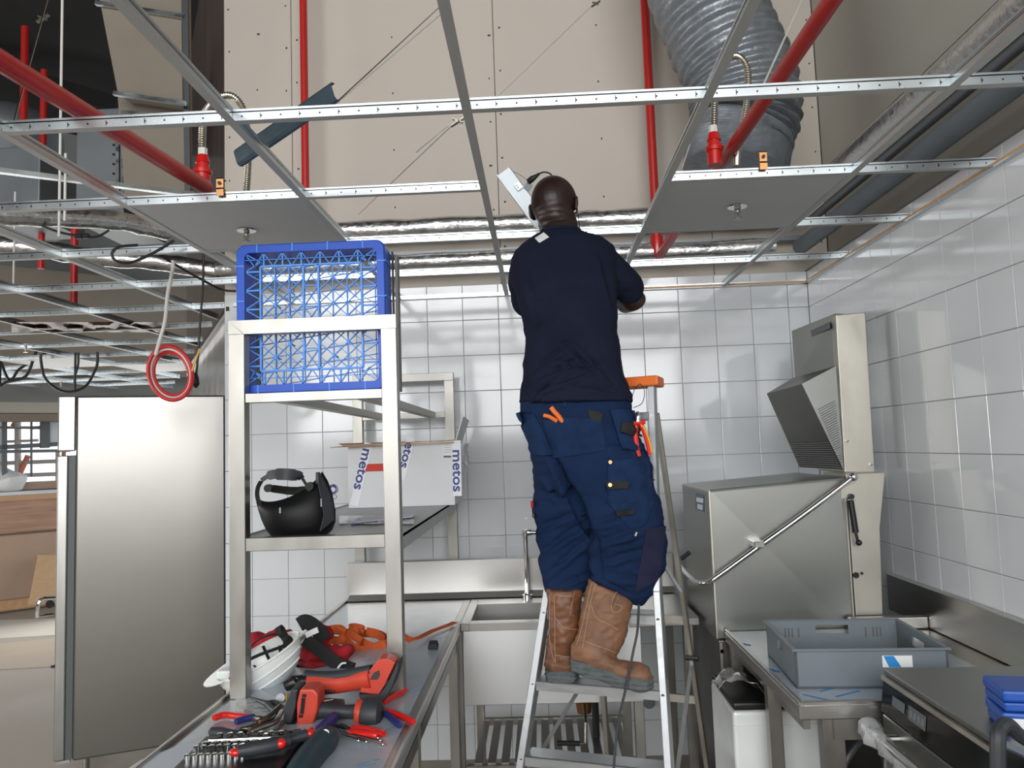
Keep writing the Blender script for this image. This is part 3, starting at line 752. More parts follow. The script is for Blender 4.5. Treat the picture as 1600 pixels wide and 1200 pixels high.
# ================================================================ TABLE AND SINK BENCH
def leg(g, x, y, z0, z1, s=.04): return g.box(x - s / 2, y - s / 2, z0, x + s / 2, y + s / 2, z1, .002)
t = thing('steel_worktable', 'long stainless worktable under the shelf frame, covered in blue film', 'table', (-.69, 3.0, 0))
table = t
g = G().box(-1.012, 1.2, .865, -.369, 3.99, .899, .003)
part('table_top', g, 'steel_h', t)
part('protective_film', G().box(-.985, 1.25, .8995, -.40, 3.9, .9003), 'film', t, 'bluish protective film')
part('rim', G().box(-1.012, 1.2, .899, -1.0, 3.99, .912, .002), 'steel', t)
part('rim', G().box(-.381, 1.2, .899, -.369, 3.38, .908, .002), 'steel', t)
for y in (1.3, 2.3, 3.34):
    part('leg', leg(G(), -.398, y, 0, .865), 'steel_frame', t)
    part('leg', leg(G(), -.98, y, 0, .865), 'steel_frame', t)
part('brace', G().box(-.42, 1.3, .80, -.38, 3.34, .84), 'steel_dark', t)
# printed arrows and lettering on the film
MF = lambda x, y, a: Matrix.Translation((x, y, .9006)) @ Matrix.Rotation(a, 4, 'Z')
def arrow(x, y, a, parent, z=.9006, s=.06, m='label_blue'):
    g = G(); M = Matrix.Translation((x, y, z)) @ Matrix.Rotation(a, 4, 'Z')
    P = [(-1, -.22), (.2, -.22), (.2, -.55), (1, 0), (.2, .55), (.2, .22), (-1, .22)]
    g.prism([M @ V((p * s, q * s, 0)) for p, q in P], (0, 0, .0004)); part('printed_arrow', g, m, parent)
q = at(567, 1045, Z=.9); arrow(q.x, q.y, 1.2, t, s=.035, m='ink_blue')
g = G()
for u0, v0, u1, v1 in ((556, 1196, 578, 1190), (560, 1199, 590, 1192), (584, 1188, 594, 1186), (600, 1142, 616, 1136), (640, 1076, 656, 1072), (648, 1080, 664, 1074), (676, 1000, 690, 996), (683, 981, 696, 977), (560, 1033, 580, 1030), (622, 1172, 632, 1168)):
    for k in range(5):
        p, q_ = at(u0 + (u1 - u0) * k / 5, v0 + (v1 - v0) * k / 5, Z=.9006), at(u0 + (u1 - u0) * (k + .6) / 5, v0 + (v1 - v0) * (k + .6) / 5, Z=.9006); g.bar(p, q_, .003, .0004)
part('film_print', g, 'label_blue', t, smooth=0, kind='stuff')
# sink bench
t = thing('sink_bench', 'stainless sink bench with a deep basin and backsplash along the tiled wall', 'sink', (.15, 3.7, 0))
sink = t
X0, X1s, Y0s, Y1s = -.368, .655, 3.385, 4.0
part('backsplash', G().box(-1.015, 3.992, .90, .66, 4.03, 1.088, .004), 'steel_h', t)
part('backsplash', G().prism([(-1.0, 3.93, .905), (-1.0, 3.992, .925), (-1.0, 3.992, .902), ], (1.65, 0, 0)), 'steel_h', t, 'sloped foot of the splashback')
bx0, bx1, by0, by1 = -.33, .36, 3.44, 3.80
g = G().box(X0, Y0s, .868, bx0, Y1s, .900, .002).box(bx1, Y0s, .868, X1s, Y1s, .900, .002).box(bx0, Y0s, .868, bx1, by0, .900).box(bx0, by1, .868, bx1, Y1s, .900)
part('worktop', g, 'steel_h', t)
g = G().box(bx0 - .002, by0 - .002, .60, bx0 + .002, by1 + .002, .8995).box(bx1 - .002, by0 - .002, .60, bx1 + .002, by1 + .002, .8995).box(bx0, by0 - .002, .60, bx1, by0 + .002, .8995).box(bx0, by1 - .003, .60, bx1, by1 + .002, .8995).box(bx0, by0, .60, bx1, by1, .604)
part('basin', g, 'steel_h', t)
part('front_panel', G().box(X0 + .01, Y0s + .006, .555, .405, Y0s + .02, .868, .002), 'steel_panel', t, 'bright front panel')
for x, y in ((-.385, 3.42), (.385, 3.42), (-.34, 3.95), (.61, 3.95), (.385, 3.95), (.61, 3.42)):
    part('leg', leg(G(), x, y, 0.0, .866), 'steel_frame', t)
zs = .30
part('shelf_rail', G().box(-.36, 3.40, zs - .02, .40, 3.43, zs), 'steel_frame', t)
part('shelf_rail', G().box(-.36, 3.94, zs - .02, .40, 3.97, zs + .01), 'steel_frame', t)
for k in range(12):
    x = -.33 + k * .058
    part('shelf_slat', G().box(x, 3.42, zs, x + .036, 3.95, zs + .006, .001), 'steel_frame', t)
# drain valve with black lever
t2 = part('drain_valve', G().tube([(.16, 3.62, .6), (.16, 3.62, .55), (.16, 3.62, .545), (.16, 3.62, .50), (.16, 3.62, .49), (.16, 3.62, .44)], [.045, .045, .03, .03, .04, .032], 14), 'brass', t, 'dark brass drain outlet')
part('valve_lever', G().cyl((.16, 3.60, .50), (.16, 3.52, .43), .006, 8).tube([(.16, 3.52, .43), (.155, 3.5, .35), (.12, 3.5, .348)], .006, 8), 'tool_steel', t2)
part('lever_grip', G().cyl((.13, 3.5, .348), (.03, 3.5, .352), .011, 10), 'black_rubber', t2)
solo('waste_pipe', G().cyl((.215, 3.70, .01), (.215, 3.70, .6), .016, 12), 'black_rubber', 'dark standing waste pipe behind the sink lever', 'pipe')
c = at(1013, 1095, Y=4.23)
solo('wall_cap', G().cyl((c.x, 4.24, c.z), (c.x, 4.20, c.z), .032, 18).cyl((c.x, 4.2, c.z), (c.x, 4.19, c.z), .02, 12), 'grey_metal', 'round grey cap on the tiles behind the ladder', 'wall cap')
# tap
t = thing('tap', 'chrome swing tap rising beside the man at the sink', 'tap', (-.087, 3.93, .90))
part('pillar', G().tube([(-.087, 3.93, z) for z in (.90, .915, .916, .93, 1.20, 1.21, 1.235)], [.026, .026, .018, .0125, .0125, .017, .017], 16), 'chrome', t)
part('spout', G().cyl((-.087, 3.93, 1.222), (.06, 3.90, 1.222), .0115, 12).cyl((-.075, 3.93, 1.222), (-.055, 3.93, 1.222), .016, 12), 'chrome', t)

# ================================================================ SHELF FRAME
t = thing('shelf_frame', 'tall square-tube stainless frame standing on the worktable', 'shelf', (-.72, 3.3, .9))
XL0, XL1, XR0, XR1 = -.990, -.938, -.495, -.445
for (a, b) in ((XL0, XL1), (XR0, XR1)):
    part('post', G().box(a, 2.43, .9012, b, 2.475, 2.045, .0015), 'steel_frame', t)
    part('post', G().box(a, 4.075, .9012, b, 4.12, 2.02, .0015), 'steel_frame', t)
part('top_bar', G().prism([(XL0, 2.43, 2.09), (XR1, 2.43, 2.09), (XR1 - .05, 2.43, 2.045), (XL0 + .05, 2.43, 2.045)], (0, .045, 0)).box(XL0, 2.43, 2.044, XL1, 2.475, 2.046).box(XR0, 2.43, 2.044, XR1, 2.475, 2.046)
     .prism([(XL0, 2.43, 2.045), (XL1, 2.43, 2.045), (XL0, 2.43, 2.09)], (0, .045, 0)).prism([(XR0, 2.43, 2.045), (XR1, 2.43, 2.045), (XR1, 2.43, 2.09)], (0, .045, 0)), 'steel_frame', t, smooth=0)
part('top_bar', G().box(XL0, 4.075, 2.02, XR1, 4.12, 2.062, .0015), 'steel_frame', t)
part('rail', G().box(XL1, 2.435, 1.822, XR0, 2.47, 1.853, .0015), 'steel_frame', t)
part('rail', G().box(XL1, 4.08, 1.822, XR0, 4.115, 1.853, .0015), 'steel_frame', t)
part('rail', G().box(-.855, 2.47, 1.822, -.815, 4.08, 1.853, .0015), 'steel_frame', t)
part('rail', G().box(-.585, 2.47, 1.822, -.545, 4.08, 1.853, .0015), 'steel_frame', t)
part('rail', G().box(XL1, 2.432, 1.352, XR0, 2.472, 1.394, .0015), 'steel_frame', t)
part('shelf_board', G().box(XL0 + .002, 2.473, 1.378, XR1 - .002, 4.12, 1.385).box(XL0 + .002, 2.473, 1.340, XL0 + .006, 4.12, 1.392).box(XR1 - .006, 2.473, 1.338, XR1 - .002, 4.12, 1.385), 'shelf_grey', t, 'grey mid shelf')

# ================================================================ BLUE DISH RACK, standing on edge on the rails
rk0x, rk1x, rkz0, rkz1 = -.985, -.487, 1.855, 2.353
t = thing('dish_rack', 'blue plastic dishwasher rack standing on edge in the shelf frame', 'dish rack', ((rk0x + rk1x) / 2, 2.53, rkz0))
yf, yb = 2.485, 2.585
def rpoly(x0, z0, x1, z1, r, n=5):
    P = []
    for cx, cz, a0 in ((x1 - r, z0 + r, -90), (x1 - r, z1 - r, 0), (x0 + r, z1 - r, 90), (x0 + r, z0 + r, 180)):
        for k in range(n + 1):
            a = math.radians(a0 + 90 * k / n); P.append((cx + r * math.cos(a), cz + r * math.sin(a)))
    return P
O = rpoly(rk0x, rkz0, rk1x, rkz1, .03); I = rpoly(rk0x + .028, rkz0 + .028, rk1x - .028, rkz1 - .028, .018)
O2 = rpoly(rk0x + .004, rkz0 + .004, rk1x - .004, rkz1 - .004, .028)
def pl(P, y): return [V((a, y, b)) for a, b in P]
g = G(); g.loft([pl(O2, yf - .002), pl(O, yf + .003), pl(O, yb)], caps=False); 
A = g.vs(pl(O2, yf - .002)); B = g.vs(pl(I, yf - .002)); C = g.vs(pl(I, yb)); Dd = g.vs(pl(O, yb)); n = len(A)
for a, b in ((A, B), (B, C), (C, Dd)):
    for i in range(n): g.face([a[i], a[(i + 1) % n], b[(i + 1) % n], b[i]])
bmesh.ops.remove_doubles(g.b, verts=g.b.verts, dist=1e-5)
part('rim', g, 'blue_rim', t)
g = G()
for k in range(4): z = rkz0 + .07 + k * .118; g.box(rk1x, yf, z, rk1x + .0025, yb, z + .006)
for k in range(4): x = rk0x + .07 + k * .118; g.box(x, yf - .004, rkz1 - .028, x + .004, yf + .002, rkz1); g.box(x, yf - .004, rkz0, x + .004, yf + .002, rkz0 + .028)
for k in range(4): z = rkz0 + .07 + k * .118; g.box(rk0x, yf - .004, z, rk0x + .028, yf + .002, z + .004); g.box(rk1x - .028, yf - .004, z, rk1x, yf + .002, z + .004)
part('ribs', g, 'blue_lattice', t, kind='stuff')
ix0, ix1, iz0, iz1 = rk0x + .028, rk1x - .028, rkz0 + .028, rkz1 - .028
yl = yf + .008
g = G(); w = .0042
def st(x0, z0, x1, z1, y=yl, ww=w, d=.007): g.bar((x0, y, z0), (x1, y, z1), ww, d, up=(0, 1, 0))
jx0, jx1, jz0, jz1 = ix0 + .052, ix1 - .052, iz0 + .046, iz1 - .046
for a in ((jx0, jz0, jx1, jz0), (jx0, jz1, jx1, jz1), (jx0, jz0, jx0, jz1), (jx1, jz0, jx1, jz1)): st(*a, ww=.006, d=.012)
for k in range(8):
    x = ix0 + (ix1 - ix0) * k / 7; z = iz0 + (iz1 - iz0) * k / 7
    if 0 < k < 7:
        st(x, iz0, x, jz0, ww=.005); st(x, jz1, x, iz1, ww=.005); st(ix0, z, jx0, z, ww=.005); st(jx1, z, ix1, z, ww=.005)
    if k < 7:
        x2 = ix0 + (ix1 - ix0) * (k + 1) / 7; z2 = iz0 + (iz1 - iz0) * (k + 1) / 7; xm, zm = (x + x2) / 2, (z + z2) / 2
        for a, b in ((iz1, jz1), (iz0, jz0)):
            st(x, a, xm, b, ww=.0028); st(x2, a, xm, b, ww=.0028); st(x, (a + b) / 2, x2, (a + b) / 2, ww=.0022)
        for a, b in ((ix0, jx0), (ix1, jx1)):
            st(a, z, b, zm, ww=.0028); st(a, z2, b, zm, ww=.0028)
cx, cz = (jx0 + jx1) / 2, (jz0 + jz1) / 2; hw = .025
for s in (-1, 1):
    st(cx + s * hw, jz0, cx + s * hw, jz1, ww=.006, d=.012)
for k in range(6):
    z = jz0 + (jz1 - jz0) * k / 5; st(cx - hw, z, cx + hw, z, ww=.004)
    if k < 5:
        z2 = jz0 + (jz1 - jz0) * (k + 1) / 5; st(cx - hw, z, cx + hw, z2, ww=.0028); st(cx + hw, z, cx - hw, z2, ww=.0028)
part('border_grid', g, 'blue_lattice', t, smooth=0)
# star lattice with pegs in the four fields
g = G(); pg = G()
for (a0, a1) in ((jx0, cx - hw), (cx + hw, jx1)):
    nx, nz = 3, 8
    for i in range(nx + 1):
        x = a0 + (a1 - a0) * i / nx
        if 0 < i < nx: st(x, jz0, x, jz1, ww=.0028)
        for k in range(nz + 1):
            z = jz0 + (jz1 - jz0) * k / nz
            for di in (1, -1):
                if 0 <= i + di <= nx and k < nz:
                    x2 = a0 + (a1 - a0) * (i + di) / nx; z2 = jz0 + (jz1 - jz0) * (k + 1) / nz
                    if (i + k) % 2 == 0: st(x, z, x2, z2, ww=.0034)
                    else: st(x, z, x2, z2, ww=.0022)
            if 0 < i < nx and 0 < k < nz and (i + k) % 2 == 0:
                pg.tube([(x, yl, z), (x, yl - .004, z)], [.006, .003], 8)
                pg.tube([(x, yl, z), (x, yl + .055, z)], [.0045, .002], 6)
g2 = g
part('lattice', g2, 'blue_lattice', t, smooth=0)
part('pegs', pg, 'blue_lattice', t)
g = G()
for k in range(9):
    z = iz0 + (iz1 - iz0) * (k + .5) / 9; g.bar((ix0, yb - .006, z - .03), (ix1, yb - .006, z + .03), .003, .004, up=(0, 1, 0))
    x = ix0 + (ix1 - ix0) * (k + .5) / 9; g.bar((x, yb - .006, iz0), (x, yb - .006, iz1), .003, .004, up=(0, 1, 0))
part('back_grid', g, 'blue_lattice', t, smooth=0)
# a second, grey rack side seen just behind
t = thing('rack_tray', 'thin grey-edged tray standing just behind the blue dish rack', 'tray', (-.72, 2.61, 1.855))
part('frame', G().box(-.97, 2.600, 1.855, -.958, 2.640, 2.33, .002), 'grey_paint', t)
part('frame', G().box(-.476, 2.600, 1.855, -.466, 2.640, 2.33, .002), 'grey_paint', t)
part('frame', G().box(-.958, 2.600, 2.318, -.476, 2.640, 2.33, .002), 'grey_paint', t)
part('edge_strip', G().box(-.4845, 2.5865, 1.855, -.478, 2.598, 2.337, .001), 'black_plastic', t)

# ================================================================ CARTON ON THE SHELF
t = thing('carton', 'white cardboard carton with printed tape on the mid shelf', 'box', (-.68, 3.9, 1.386))
cx0, cx1, cy0, cy1, cz0, cz1 = -.925, -.412, 3.70, 4.05, 1.3862, 1.682
part('body', G().box(cx0, cy0, cz0, cx1, cy1, cz1 - .002, .002), 'carton_white', t)
part('flap', G().prism([(cx0 - .02, cy0 - .012, cz1 + .004), (cx1 + .005, cy0 - .012, cz1 + .012), (cx1 + .005, cy0 + .22, cz1 + .012), (cx0 - .10, cy0 + .22, cz1 + .016)], (0, 0, .004)), 'carton_brown', t, 'open flap showing brown board')
part('flap', G().prism([(cx0 - .07, cy0 - .06, cz1 - .004), (cx1 + .003, cy0 - .03, cz1 + .002), (cx1 + .003, cy0, cz1 + .002), (cx0 - .02, cy0, cz1 + .0)], (0, 0, .004)), 'carton_brown', t)
part('flap', G().prism([(cx1 + .002, cy0 + .02, cz1 - .0), (cx1 + .045, cy0 + .02, cz1 + .13), (cx1 + .045, cy1 - .03, cz1 + .12), (cx1 + .002, cy1 - .03, cz1)], (.005, 0, -.002)), 'carton_white', t, 'upright grey-white side flap')
yq = cy0 - .0006
def onbox(u, v): return at(u, v, Y=yq)
def tape(P, w, m='tape_white', txt=None, tw=.7, first=.5, parent=t, size=None):
    a, b = onbox(*P[0]), onbox(*P[1]); d = (b - a).normalized(); s = V((-d.z, 0, d.x))
    part('tape', G().prism([a + s * w / 2, a - s * w / 2, b - s * w / 2, b + s * w / 2], (0, -.0006, 0)), m, parent)
    if txt:
        c = a.lerp(b, first); L = (b - a).length * tw
        lettering(txt, size or w * 1.25, Matrix.Translation((c.x, yq - .0012, c.z)) @ basis((0, 0, 0), d, V((-d.z, 0, d.x)) if 0 else V((-d.z, 0, d.x))) , 'ink_blue', parent, sx=1.22, bold=.0014)
tape(((576, 692), (553, 790)), .042, txt='metos', first=.42, size=.066)
tape(((642, 684), (629, 738)), .038, txt='etos', first=.50, size=.060)
tape(((629, 738), (618, 775)), .034, txt='m', first=.55, size=.060)
tape(((713.5, 689), (715, 775)), .040, txt='metos', first=.54, size=.066)
g = G().prism([onbox(570, 737), onbox(604, 736), onbox(604, 724), onbox(574, 725)], (0, -.0008, 0))
part('red_tape', g, 'tape_red', t, 'strip of red tape')
g = G().prism([onbox(692, 716), onbox(720, 715), onbox(720, 688), onbox(692, 688)], (0, -.0005, 0))
lb = part('label', g, 'label_white', t)
g = G()
for k in range(5):
    a, b = onbox(694, 692 + k * 3.6), onbox(705, 691.7 + k * 3.6); g.bar(a + V((0, -.001, 0)), b + V((0, -.001, 0)), .0006, .0014)
a, b = onbox(693, 713.5), onbox(705, 713.5); g.bar(a + V((0, -.001, 0)), b + V((0, -.001, 0)), .0006, .009)
part('label_print', g, 'ink_grey', t, smooth=0)
g = G(); c = at(728, 712, Y=3.72)
gr = [[c + V((.012 * math.sin(i * 1.3 + j), .05 * j / 5 + .01 * math.sin(i * 2.1), .055 - .02 * i + .008 * math.sin(j * 2.3 + i))) for j in range(6)] for i in range(7)]
part('plastic_wrap', g.sheet(gr, .001), 'plastic_film', t, 'crumpled clear plastic')
# bag and papers on the shelf
t = thing('document_bag', 'clear plastic bag of papers lying flat on the mid shelf', 'bag', at(590, 815, Z=1.386))
gr = [[at(u, v, Z=1.392 + .004 * math.sin(u * .11 + v * .5)) for u in range(530, 652, 9)] for v in (806, 810, 814, 818)]
part('sheet', G().sheet(gr, .002), 'plastic_film', t)
part('sheet', G().prism([at(556, 817, Z=1.396), at(645, 808, Z=1.396), at(650, 803, Z=1.396), at(566, 808, Z=1.396)], (0, 0, .002)), 'paper', t)
part('sheet', G().prism([at(548, 821, Z=1.388), at(606, 815, Z=1.388), at(606, 811, Z=1.388), at(556, 812, Z=1.388)], (0, 0, .002)), 'ink_blue', t, 'dark blue folder')
# blue coil on shelf
t = thing('wire_coil', 'small coil of blue wire standing by the white carton', 'wire', at(520, 790, Y=3.55))
c = at(520, 765, Y=3.55)
for k in range(4): part('wire_loop', G().ring(c + V((.004 * k - .006, 0, .003 * (k % 2))), .020 - .003 * (k % 3), .0022, ax=(.25 * (k - 1.5), 1, .2), n=22, m=5), ('ink_blue', 'grip_blue')[k % 2], t)
part('wire_loop', G().ring(c + V((.004, 0, -.032)), .013, .0016, ax=(0, 1, .5), n=18, m=5), 'ink_grey', t)

# ================================================================ HOOD DISHWASHER
t = thing('hood_dishwasher', 'large stainless pass-through dishwasher in the corner with its hood down', 'dishwasher', (1.05, 3.4, 0))
hx0, hx1, hy0, hy1 = .672, 1.225, 3.15, 3.72
# hood sides are pressed with a shallow diagonal crease
zb, ztp = .90, 1.455
def slopez(x): return 1.445 + (x - hx0) / (hx1 - hx0) * .035
P = [V((hx0, hy0, .86)), V((hx1, hy0, .86)), V((hx1, hy1, .86)), V((hx0, hy1, .86)), V((hx0, hy0, 1.452)), V((hx1, hy0, 1.488)), V((hx1, hy1, 1.488)), V((hx0, hy1, 1.452))]
hood = part('hood', G().hexa(P, .010), 'steel_machine', t)
# creased front skin: two triangles meeting along the diagonal
a, b, c, d = [V(p) for p in ((hx0 + .02, hy0 - .0005, .89), (hx1 - .03, hy0 - .0005, .89), (hx1 - .03, hy0 - .0005, 1.472), (hx0 + .02, hy0 - .0005, 1.440))]
e = V((0, -.006, 0)); m1 = d.lerp(b, .5)
g = G(); g.poly([a, b, d]); g.poly([b, c + e * 2.6, d])
part('front_skin', g, 'steel_machine', hood, smooth=0)
part('edge_bead', G().bar((hx0 + .004, hy0 - .003, .87), (hx0 + .004, hy0 - .003, 1.45), .008, .006), 'steel_dull', hood)
part('edge_bead', G().bar((hx1 - .012, hy0 - .003, .87), (hx1 - .012, hy0 - .003, 1.47), .008, .006), 'steel_dull', hood)
# side label on the hood's left face
def onside(u, v): return at(u, v, X=hx0 - .0008)
lp = part('label', G().prism([onside(1087, 796), onside(1100, 800), onside(1100, 774), onside(1087, 770)], (-.0006, 0, 0)), 'label_navy', hood)
g = G().prism([onside(1088.5, 784), onside(1099, 786), onside(1099, 779), onside(1088.5, 777)], (-.0012, 0, 0)).prism([onside(1090, 795), onside(1098, 797), onside(1098, 789), onside(1090, 787)], (-.0012, 0, 0))
part('label_print', g, 'label_white', hood)
# lower body
body = part('body', G().box(hx0 + .01, hy0 + .004, .10, 1.30, hy1 + .1, .86, .006), 'steel_dark', t)
part('door_edge', G().box(hx0 + .012, hy0 - .006, .12, hx0 + .022, hy0 + .004, .855), 'steel_dull', body)
c = at(1135, 1168, Y=hy0)
part('rating_label', G().box(.70, hy0 - .0005, .315, .745, hy0 + .004, .385), 'label_white', body)
g = G()
for k in range(5): g.box(.704, hy0 - .0012, .325 + k * .011, .716 + .02 * (k % 2), hy0, .328 + k * .011)
part('rating_print', g, 'ink_grey', body, smooth=0)
g = G().cyl((.692, hy0 - .006, .82), (.692, hy0 + .005, .82), .008, 10)
part('bolt', g, 'chrome', body)
for x, y in ((.72, 3.2), (1.25, 3.2), (.72, 3.75), (1.25, 3.75)): part('foot', G().cyl((x, y, 0), (x, y, .10), .02, 10), 'black_plastic', t)
# rear column
col = part('column', G().prism([(1.228, 3.16, .94), (1.335, 3.16, .94), (1.345, 3.16, 1.28), (1.385, 3.16, 1.50), (1.228, 3.16, 1.50)], (0, .25, 0), .003), 'steel_dull', t)
part('column_post', G().prism([at(1306, 492, Y=3.29), at(1352, 488, Y=3.29), at(1367, 738, Y=3.29), at(1320, 738, Y=3.29)], (0, .30, 0), .003), 'steel_dull', t, 'tall upper column')
g = G()
for u, v in ((1338, 899), ): q = at(u, v, Y=3.155); g.cyl(q, q + V((0, .01, 0)), .012, 14)
q = at(1347, 896, Y=3.155); g.cyl(q, q + V((0, .01, 0)), .006, 10)
part('holes', g, 'black_plastic', col)
for u, v in ((1324, 689), (1361, 726)):
    q = at(u, v, Y=3.285); part('bolt', G().cyl(q - V((0, .006, 0)), q + V((0, .006, 0)), .006, 8), 'chrome', col)
# cover plate + gas strut
part('hinge_plate', G().prism([at(1286, 790, Y=3.14), at(1300, 776, Y=3.14), at(1330, 752, Y=3.14), at(1342, 760, Y=3.14), at(1338, 780, Y=3.14), at(1320, 778, Y=3.14), at(1303, 782, Y=3.14), at(1293, 793, Y=3.14)], (0, .006, 0)), 'steel_dull', t)
part('gas_strut', G().cyl(at(1329, 782, Y=3.12), at(1337, 832, Y=3.12), .012, 10).cyl(at(1337, 832, Y=3.12), at(1342, 852, Y=3.12), .006, 8).ball(at(1342, 848, Y=3.12), .012), 'black_plastic', t)
q = at(1331, 776, Y=3.12); part('pivot', G().cyl(q, q + V((0, .03, 0)), .011, 10), 'black_plastic', t)
# lift handle
hp = smoothpath([at(1333, 745, Y=3.10), at(1290, 778, Y=3.10), at(1240, 815, Y=3.10), at(1180, 858, Y=3.10), at(1125, 898, Y=3.10), at(1108, 909, Y=3.11), at(1094, 911, Y=3.15), at(1080, 903, Y=3.24), at(1064, 886, Y=3.42)], 8)
hd = part('handle', G().tube(hp, .0105, 12), 'chrome', t, 'long bent tubular lift handle')
part('handle_end', G().ball(hp[0], .018, .018, .018, 12, 8), 'chrome', hd)
hp2 = [p + V((.0, .02, -.012)) for p in hp[:32]]
part('handle_backing', G().tube(hp2, .006, 8), 'steel_dull', hd)
q = at(1187, 851, Y=3.085); part('bracket', G().box(q.x - .02, q.y, q.z - .012, q.x + .02, 3.15, q.z + .012, .002), 'chrome', hd)
q = at(1071, 869, Y=3.3); part('handle_knob', G().cyl(q - V((.02, 0, .012)), q + V((.02, 0, .016)), .009, 8), 'black_rubber', hd)
# condenser / steam hood box at top
ub = part('steam_box', G().hexa([at(1243, 596, Y=3.60), at(1309, 575, Y=3.32), at(1318, 573, Y=3.55), at(1262, 590, Y=3.72), at(1237, 517, Y=3.60), at(1304, 490, Y=3.32), at(1318, 490, Y=3.55), at(1256, 512, Y=3.72)]), 'steel_machine', t, smooth=0)
pq = [at(1246, 527, Y=3.585), at(1297, 503, Y=3.34), at(1298, 513, Y=3.34), at(1247, 537, Y=3.585)]
part('vent_grille', G().prism([p + V((-.002, -.002, 0)) for p in pq], (-.0015, -.002, 0)), 'ink_grey', ub)
# slanted vent cowl
A_, B_, C_, D_ = at(1198, 615, Y=3.50), at(1253, 600, Y=3.28), at(1318, 734, Y=3.28), at(1249, 730, Y=3.50)
T_ = at(1306, 572, Y=3.29); T2_ = at(1240, 590, Y=3.50)
g = G(); g.poly([A_, B_, C_, D_]); g.poly([B_, T_, C_]); g.poly([A_, T2_, T_, B_]); g.poly([A_, D_, T2_]); g.poly([T2_, D_, C_, T_])
cowl = part('vent_cowl', g, 'steel_machine', t, smooth=0)
g = G()
for k in range(12):
    s = .685 + k * .026; p, q = A_.lerp(D_, s), B_.lerp(C_, s)
    p, q = p.lerp(q, .02), p.lerp(q, .97)
    g.bar(p + V((-.003, -.004, 0)), q + V((-.003, -.004, 0)), .0035, .003)
part('louvre', g, 'ink_grey', cowl, smooth=0)
g = G()
for i in range(16):
    for j in range(26):
        v_ = .32 + .62 * j / 26; wgt = i / 16
        pp = B_.lerp(C_, v_); qq = T_.lerp(C_, v_)
        c = pp.lerp(qq, .14 + .74 * wgt)
        if (qq - pp).length * .74 / 16 < .0016 and i % 3: continue
        g.bar(c + V((0, -.003, 0)), c + V((0, -.0045, 0)), .0026, .0026)
part('perforations', g, 'ink_grey', cowl, smooth=0, kind='stuff')

# ================================================================ RIGHT TABLE, TRAY
t = thing('dish_table', 'stainless table with blue-printed film carrying the grey plastic tray', 'table', (1.1, 2.7, 0))
zt = .90; tx0, tx1, ty0, ty1 = .705, 1.495, 2.262, 3.14
part('table_top', G().box(tx0, ty0, .858, tx1, ty1, .897, .003), 'steel_h', t)
part('protective_film', G().box(tx0 + .02, ty0 + .02, .8972, tx1 - .12, ty1 - .02, .8982), 'film', t, 'bluish protective film')
part('rim', G().box(tx0, ty0, .897, tx0 + .014, ty1, .908, .002), 'steel', t)
part('rim', G().box(tx0 + .014, ty0, .897, tx1, ty0 + .014, .908, .002), 'steel_h', t)
part('splashback', G().box(1.478, 1.3, .90, 1.506, 3.44, 1.055, .003), 'steel', t, 'tall polished splashback on the right wall')
part('splashback', G().box(1.18, 3.09, .898, 1.478, 3.13, .945, .006), 'steel_h', t)
for x, y in ((.727, 2.60), (.735, 3.1), (1.45, 3.08), (1.45, 2.3)): part('leg', leg(G(), x, y, 0, .858, .042), 'steel_frame', t)
part('leg', G().box(.775, 2.285, 0, .835, 2.33, .858, .002), 'steel_frame', t)
part('apron', G().box(.80, 2.268, .80, 1.46, 2.29, .857), 'steel_frame', t)
part('brace', G().box(.725, 2.3, .82, .745, 3.1, .857), 'steel_frame', t)
for (u, v, a) in ((1165, 1006, -1.05), (1210, 1047, -1.05)):
    q = at(u, v, Z=.9); arrow(q.x, q.y, a, t, z=.8985, s=.028)
for (u, v, a) in ((1325, 1083, .5), (1280, 1090, -.8), (1300, 1075, .5)):
    q = at(u, v, Z=.9); part('printed_stripe', G().prism([V((q.x, q.y, .8984)) + Matrix.Rotation(a, 3, 'Z') @ V(p) for p in ((-.05, -.004, 0), (.05, -.004, 0), (.05, .004, 0), (-.05, .004, 0))], (0, 0, .0004)), 'label_blue', t)

t = thing('plastic_tray', 'grey stackable plastic tray with hand holes on the right table', 'tray', (.98, 2.6, .9))
TO = V((.748, 2.41, .8995)); ta = -.06
tv, tu = V((math.cos(ta), math.sin(ta), 0)), V((-math.sin(ta), math.cos(ta), 0))
TLx, TLy, TH_ = .44, .375, .115
def tp(x, y, z): return TO + tv * x + tu * y + V((0, 0, z))
def tb(g, x0, y0, z0, x1, y1, z1, bev=0): return g.hexa([tp(*p) for p in ((x0, y0, z0), (x1, y0, z0), (x1, y1, z0), (x0, y1, z0), (x0, y0, z1), (x1, y0, z1), (x1, y1, z1), (x0, y1, z1))], bev)
def wallhole(g, axis, c0, L, holes, hz0=.062, hz1=.092):
    """one tray wall with openings, axis 'x' along the front/back, 'y' along the sides"""
    cuts = [0]
    for a, b in holes: cuts += [a, b]
    cuts.append(L); th = .006
    for i in range(len(cuts) - 1):
        a, b = cuts[i], cuts[i + 1]
        segs = ((0, TH_),) if i % 2 == 0 else ((0, hz0), (hz1, TH_))
        for z0, z1 in segs:
            if axis == 'x': tb(g, a, c0, z0, b, c0 + th, z1)
            else: tb(g, c0, a, z0, c0 + th, b, z1)
part('base', tb(G(), 0, 0, 0, TLx, TLy, .006), 'tray_grey', t)
g = G(); wallhole(g, 'x', 0, TLx, ((.255, .335),)); wallhole(g, 'x', TLy - .006, TLx, ((.165, .275),), .07, .10)
wallhole(g, 'y', 0, TLy, ((.15, .22),)); wallhole(g, 'y', TLx - .006, TLy, ((.15, .24),))
part('walls', g, 'tray_grey', t, smooth=0)
g = G(); e = .009
